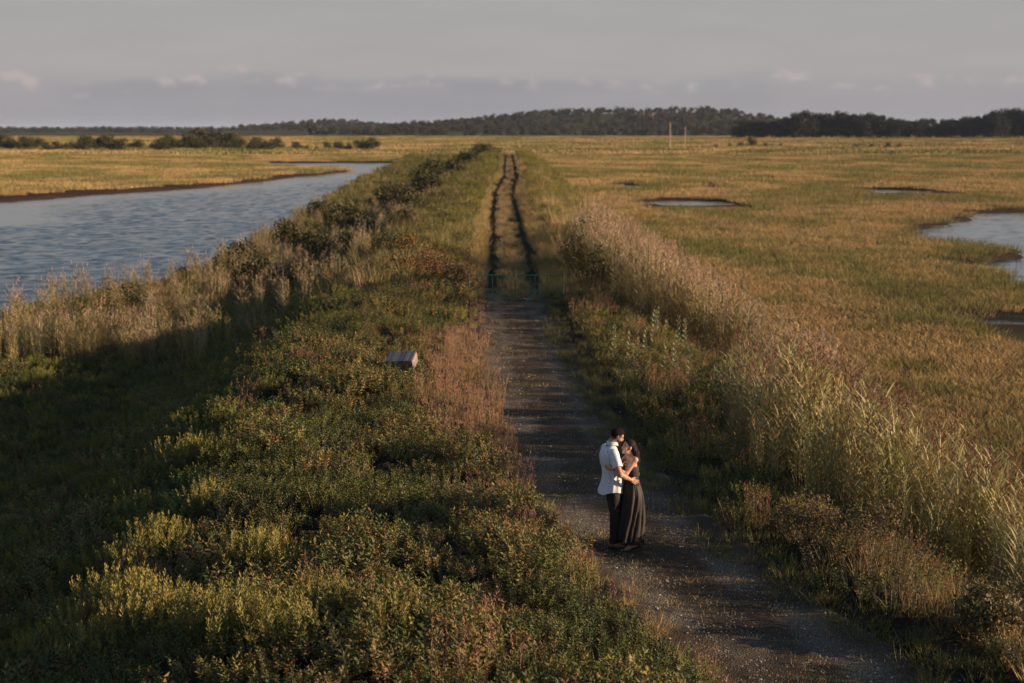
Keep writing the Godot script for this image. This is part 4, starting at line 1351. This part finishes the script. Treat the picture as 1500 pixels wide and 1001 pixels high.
func make_woman(base: Vector3) -> void:
	var f := Vector3(-0.94, 0, 0.342)
	var r := Vector3(-0.342, 0, -0.94)
	var skin := Color(0.42, 0.24, 0.165)
	var foot := Vector3(0.13, 0, 0.03)
	var o := thing("person", "person in long black dress and sandals, dark hair down the back, face lifted", "person", base + foot)
	var shift := Transform3D(Basis.IDENTITY, -foot)
	var side := Basis(f, Vector3.UP, r)
	var g := SDF.new(Vector3(-0.32, 0.0, -0.36), Vector3(0.36, 1.52, 0.36), 0.0115)
	g.ellip(Vector3(0.12, 1.25, 0), Vector3(0.082, 0.13, 0.125), 0.05, side)
	g.ellip(Vector3(0.07, 1.22, 0.06), Vector3(0.05, 0.05, 0.05), 0.03)
	g.ellip(Vector3(0.05, 1.22, -0.02), Vector3(0.05, 0.05, 0.05), 0.03)
	g.ellip(Vector3(0.13, 1.07, 0), Vector3(0.075, 0.12, 0.108), 0.05, side)
	g.ellip(Vector3(0.14, 0.93, 0), Vector3(0.1, 0.1, 0.14), 0.05, side)
	g.capsule(Vector3(0.125, 1.36, 0.0), Vector3(0.1, 1.47, 0.02), 0.05, 0.044, 0.04)
	var sl := Vector3(0.165, 1.365, 0.135)
	var el := Vector3(0.028, 1.175, 0.21)
	var wl := Vector3(-0.185, 1.25, 0.222)
	var sr := Vector3(0.085, 1.365, -0.14)
	var er := Vector3(-0.06, 1.19, -0.25)
	var wr := Vector3(-0.24, 1.27, -0.19)
	for a in [[sl, el, wl], [sr, er, wr]]:
		g.capsule(Vector3(0.125, 1.35, a[0].z * 0.3), a[0], 0.05, 0.044, 0.04)
		g.capsule(a[0], a[1], 0.043, 0.034, 0.02)
		g.capsule(a[1], (a[1] as Vector3).lerp(a[2], 0.3), 0.034, 0.035, 0.015)
		g.capsule((a[1] as Vector3).lerp(a[2], 0.3), a[2], 0.035, 0.022, 0.015)
	var legs := [[Vector3(0.17, 0.88, 0.07), Vector3(0.14, 0.47, 0.085), Vector3(0.165, 0.085, 0.1)], [Vector3(0.11, 0.88, -0.08), Vector3(0.07, 0.47, -0.05), Vector3(0.08, 0.085, -0.04)]]
	for l in legs:
		g.capsule(l[0], l[1], 0.075, 0.05, 0.03)
		g.capsule(l[1], (l[1] as Vector3).lerp(l[2], 0.35), 0.046, 0.048, 0.02)
		g.capsule((l[1] as Vector3).lerp(l[2], 0.35), l[2], 0.048, 0.03, 0.02)
		var a: Vector3 = l[2]
		var fd := (f + Vector3(0, 0, 0.25)).normalized()
		g.capsule(a + Vector3(0, -0.04, 0) - fd * 0.02, a + fd * 0.08 + Vector3(0, -0.045, 0), 0.03, 0.028, 0.03)
		g.capsule(a + fd * 0.08 + Vector3(0, -0.048, 0), a + fd * 0.145 + Vector3(0, -0.06, 0), 0.03, 0.016, 0.02)
	var mb := MB.new()
	g.into(mb, shift, func(_p): return skin)
	var hf := head_frame(Vector3(-0.93, 0, 0.36).normalized(), 0.2, Vector3(0.072, 1.535, 0.02))
	hf.basis = hf.basis.scaled_local(Vector3.ONE * 0.94)
	add_head(mb, shift * hf, skin, false)
	add_hand(mb, wl - foot, Vector3(-0.75, 0.05, -0.6), Vector3(0.65, 0, -0.75), 1.0, 0.2, 0.9, skin)
	add_hand(mb, wr - foot, Vector3(-0.7, 0.05, 0.6), Vector3(0.6, 0, 0.8), -1.0, 0.2, 0.9, skin)
	part("body", mb.mesh(skin_mat()), o)
	# long dark hair, tucked behind the ear and falling down the back
	var hb := MB.new()
	var hg := SDF.new(Vector3(-0.15, -0.14, -0.12), Vector3(0.13, 0.16, 0.12), 0.0055)
	hg.ellip(Vector3(-0.02, 0.036, 0), Vector3(0.105, 0.093, 0.082), 0.01)
	hg.ellip(Vector3(-0.06, -0.03, 0), Vector3(0.06, 0.09, 0.07), 0.03)
	hg.keep(Vector3(-0.8, 0.6, 0).normalized(), -0.004)
	hg.ripple(n_fine, Vector3(30, 160, 160), 0.007)
	hg.into(hb, shift * hf, func(_p): return Color(0.018, 0.011, 0.008))
	var tg := SDF.new(Vector3(0.05, 1.1, -0.12), Vector3(0.32, 1.62, 0.16), 0.008)
	tg.capsule(Vector3(0.135, 1.53, 0.01), Vector3(0.178, 1.44, 0.015), 0.062, 0.058, 0.03)
	tg.capsule(Vector3(0.178, 1.44, 0.015), Vector3(0.2, 1.32, 0.02), 0.056, 0.046, 0.02)
	tg.capsule(Vector3(0.2, 1.32, 0.02), Vector3(0.212, 1.2, 0.02), 0.046, 0.022, 0.02)
	tg.capsule(Vector3(0.185, 1.42, 0.05), Vector3(0.2, 1.24, 0.06), 0.026, 0.012, 0.02)
	tg.ripple(n_fine, Vector3(110, 12, 110), 0.016)
	tg.into(hb, shift, func(_p): return Color(0.018, 0.011, 0.008))
	part("hair", hb.mesh(vmat(0.65, 0.25)), o)
	var eb := MB.new()
	eb.tube([hf * Vector3(0.004, -0.036, -0.084) - foot, hf * Vector3(0.004, -0.048, -0.085) - foot, hf * Vector3(0.004, -0.062, -0.084) - foot], [0.003, 0.006, 0.003], 8, Color.WHITE)
	part("earring", eb.mesh(mat(Color(0.1, 0.09, 0.08), 0.3, 0.6)), o)
	# dress
	var dm := cloth_mat(Color(0.034, 0.027, 0.023), 0.6, 0.3)
	var db := MB.new()
	var rows := [[0.1, 0.105, 0.03, 0.178, 0.2], [0.22, 0.115, 0.025, 0.186, 0.208], [0.4, 0.125, 0.02, 0.182, 0.206], [0.6, 0.135, 0.01, 0.168, 0.198], [0.78, 0.14, 0.0, 0.148, 0.184], [0.92, 0.137, 0.0, 0.122, 0.158], [1.0, 0.132, 0.0, 0.1, 0.132], [1.05, 0.13, 0.0, 0.09, 0.122], [1.12, 0.126, 0.0, 0.092, 0.127], [1.2, 0.115, 0.005, 0.106, 0.136], [1.255, 0.113, 0.005, 0.101, 0.136]]
	var drings := dense(rows, f, r, 0.016)
	for q in drings: q[0] -= foot
	loft(db, drings, 132, func(th: float, _t: float, c: Vector3):
		var y: float = c.y
		var k := smoothstep(1.04, 0.55, y)
		var w := th + 0.25 * sin(y * 3.0 + th)
		var fold := (sin(w * 13.0 + y * 1.2) * 0.011 + sin(w * 7.0 + 1.7 - y * 1.6) * 0.014 + sin(w * 29.0) * 0.004) * k
		fold += n_fine.get_noise_3d(cos(th) * 6.0, y * 2.6, sin(th) * 6.0) * 0.014 * (0.25 + k)
		fold += 0.006 * sin(th * 34.0) * exp(-pow((y - 1.0) / 0.06, 2.0))
		return Vector2(fold, 0.045 * smoothstep(0.4, 0.1, y) * (cos(th - 0.3) + 0.25 * sin(th * 7.0))), Color.WHITE)
	db.smooth()
	part("dress", db.mesh(dm), o)
	# sandals
	var tan := mat(Color(0.36, 0.27, 0.2), 0.6, 0.4)
	for l in legs:
		var a: Vector3 = l[2]
		var fd := (f + Vector3(0, 0, 0.25)).normalized()
		var rt := fd.cross(Vector3.UP)
		var q := Vector3(a.x, 0, a.z) - foot
		var so := MB.new()
		for y in [0.0, 0.014]:
			for i in 20:
				var th := TAU * i / 20
				so.vert(q + fd * (cos(th) * 0.118 + 0.062) + rt * sin(th) * (0.036 + 0.006 * cos(th)) + Vector3(0, y, 0), Color.WHITE)
		var top := so.vert(q + fd * 0.062 + Vector3(0, 0.014, 0), Color.WHITE)
		for i in 20:
			var j := (i + 1) % 20
			so.tri(i, j, 20 + j); so.tri(i, 20 + j, 20 + i); so.tri(20 + i, 20 + j, top)
		var sandal := part("sandal", so.mesh(tan), o)
		var st := MB.new()
		var ring := []
		var rad := []
		for i in 9:
			var th := PI * i / 8.0
			ring.append(q + fd * 0.1 + rt * cos(th) * 0.037 + Vector3(0, 0.012 + sin(th) * 0.05, 0))
			rad.append(0.007)
		st.tube(ring, rad, 6, Color.WHITE)
		part("strap", st.mesh(tan), sandal)

func _ready() -> void:
	rng.seed = 20
	# --- camera: on a platform 6.2 m above the track, a 50 mm lens wide open, focused on the couple
	var cam := Camera3D.new()
	cam.name = "camera"
	cam.position = Vector3(0, 6.2, 0)
	cam.rotation_degrees = Vector3(-8.532, 0, 0)
	cam.near = 0.1
	cam.far = 30000.0
	var lens := CameraAttributesPhysical.new()
	lens.frustum_focal_length = 50.0
	lens.frustum_focus_distance = 21.3
	lens.frustum_near = 0.1
	lens.frustum_far = 30000.0
	lens.exposure_aperture = 1.6
	cam.attributes = lens
	cam.fov = 27.02
	add_child(cam)
	cam.current = true
	# --- sky, haze, exposure
	var env := Environment.new()
	env.background_mode = Environment.BG_SKY
	env.sky = make_sky()
	env.tonemap_mode = Environment.TONE_MAPPER_LINEAR
	env.tonemap_exposure = 1.95
	env.fog_enabled = true
	env.fog_density = 0.000035
	env.fog_light_color = Color(0.55, 0.6, 0.68)
	env.sdfgi_enabled = true
	env.ssao_enabled = true
	env.ssil_enabled = true
	var we := WorldEnvironment.new()
	we.name = "environment"
	we.environment = env
	add_child(we)
	# --- low sun from the right, a little behind the camera
	var sun := DirectionalLight3D.new()
	sun.name = "sun"
	sun.light_energy = 1.6
	sun.light_color = Color(1.0, 0.74, 0.5).linear_to_srgb()
	sun.light_angular_distance = 0.55
	sun.shadow_enabled = true
	sun.rotation_degrees = Vector3(-13.2, 81.0, 0)
	add_child(sun)
	# --- shared noises and materials
	n_big.seed = 11
	n_big.frequency = 0.035
	n_mid.seed = 23
	n_mid.frequency = 0.09
	n_fine.seed = 37
	n_fine.frequency = 0.5
	leaf_mat = vmat(0.62, 0.4)
	leaf_mat.backlight_enabled = true
	leaf_mat.backlight = Color(0.42, 0.42, 0.3).linear_to_srgb()
	dry_mat = vmat(0.75, 0.3)
	dry_mat.backlight_enabled = true
	dry_mat.backlight = Color(0.36, 0.34, 0.3).linear_to_srgb()
	pc_cache.resize(880)
	for i in 880:
		var d := i * 0.5 - 20.0
		pc_cache[i] = (table(PATH, d - 2.0) + table(PATH, d - 1.0) + table(PATH, d) * 2.0 + table(PATH, d + 1.0) + table(PATH, d + 2.0)) / 6.0
	# --- the land
	make_ground()
	make_track()
	make_water()
	print("land ", Time.get_ticks_msec())
	make_bags()
	sow()
	print("sown ", Time.get_ticks_msec())
	spread("bayberry", "shrub_tuft", "shrub_thicket", "knee-high olive bayberry thicket covering the banks of the dike", "shrubs")
	spread("lush", "leaf_tuft", "ground_cover", "low lush green leafy cover on the dike", "ground cover")
	spread("brown", "twig_tuft", "dry_scrub", "low brown twiggy scrub on the right bank", "scrub")
	spread("goldenrod", "stem_tuft", "wild_flowers", "scattered goldenrod stems among the shrubs of the dike", "wild flowers")
	spread("grass", "blade_tuft", "verge_grass", "green and tan grass along both verges of the track", "grass")
	spread("turf", "turf_tuft", "track_grass", "short green grass growing over the gravel track", "grass")
	spread("seedgrass", "stalk_tuft", "dry_grass", "thin pinkish dry grass with hazy seed heads", "grass")
	spread("reed", "reed_tuft", "reed_bed", "tall green reeds with purple-brown heads right of the track", "reeds")
	spread("plumed_reed", "reed_tuft", "plumed_reed_bed", "tall pale-plumed reeds along the foot of the dike", "reeds")
	spread("tallgrass", "grass_tuft", "tall_grass", "waist-high green and tan grass on the far slopes of the dike", "grass")
	spread("marsh", "grass_tuft", "marsh_grass", "golden and green marsh grass near the dike", "grass")
	spread("farmarsh", "grass_tuft", "far_marsh_grass", "golden marsh grass in the middle distance", "grass")
	spread("outmarsh", "grass_tuft", "outer_marsh_grass", "golden marsh grass stretching to the far trees", "grass")
	print("spread ", Time.get_ticks_msec())
	make_far()
	make_near_plants()
	make_gate()
	make_crate()
	print("things ", Time.get_ticks_msec())
	make_people()
	print("people ", Time.get_ticks_msec())
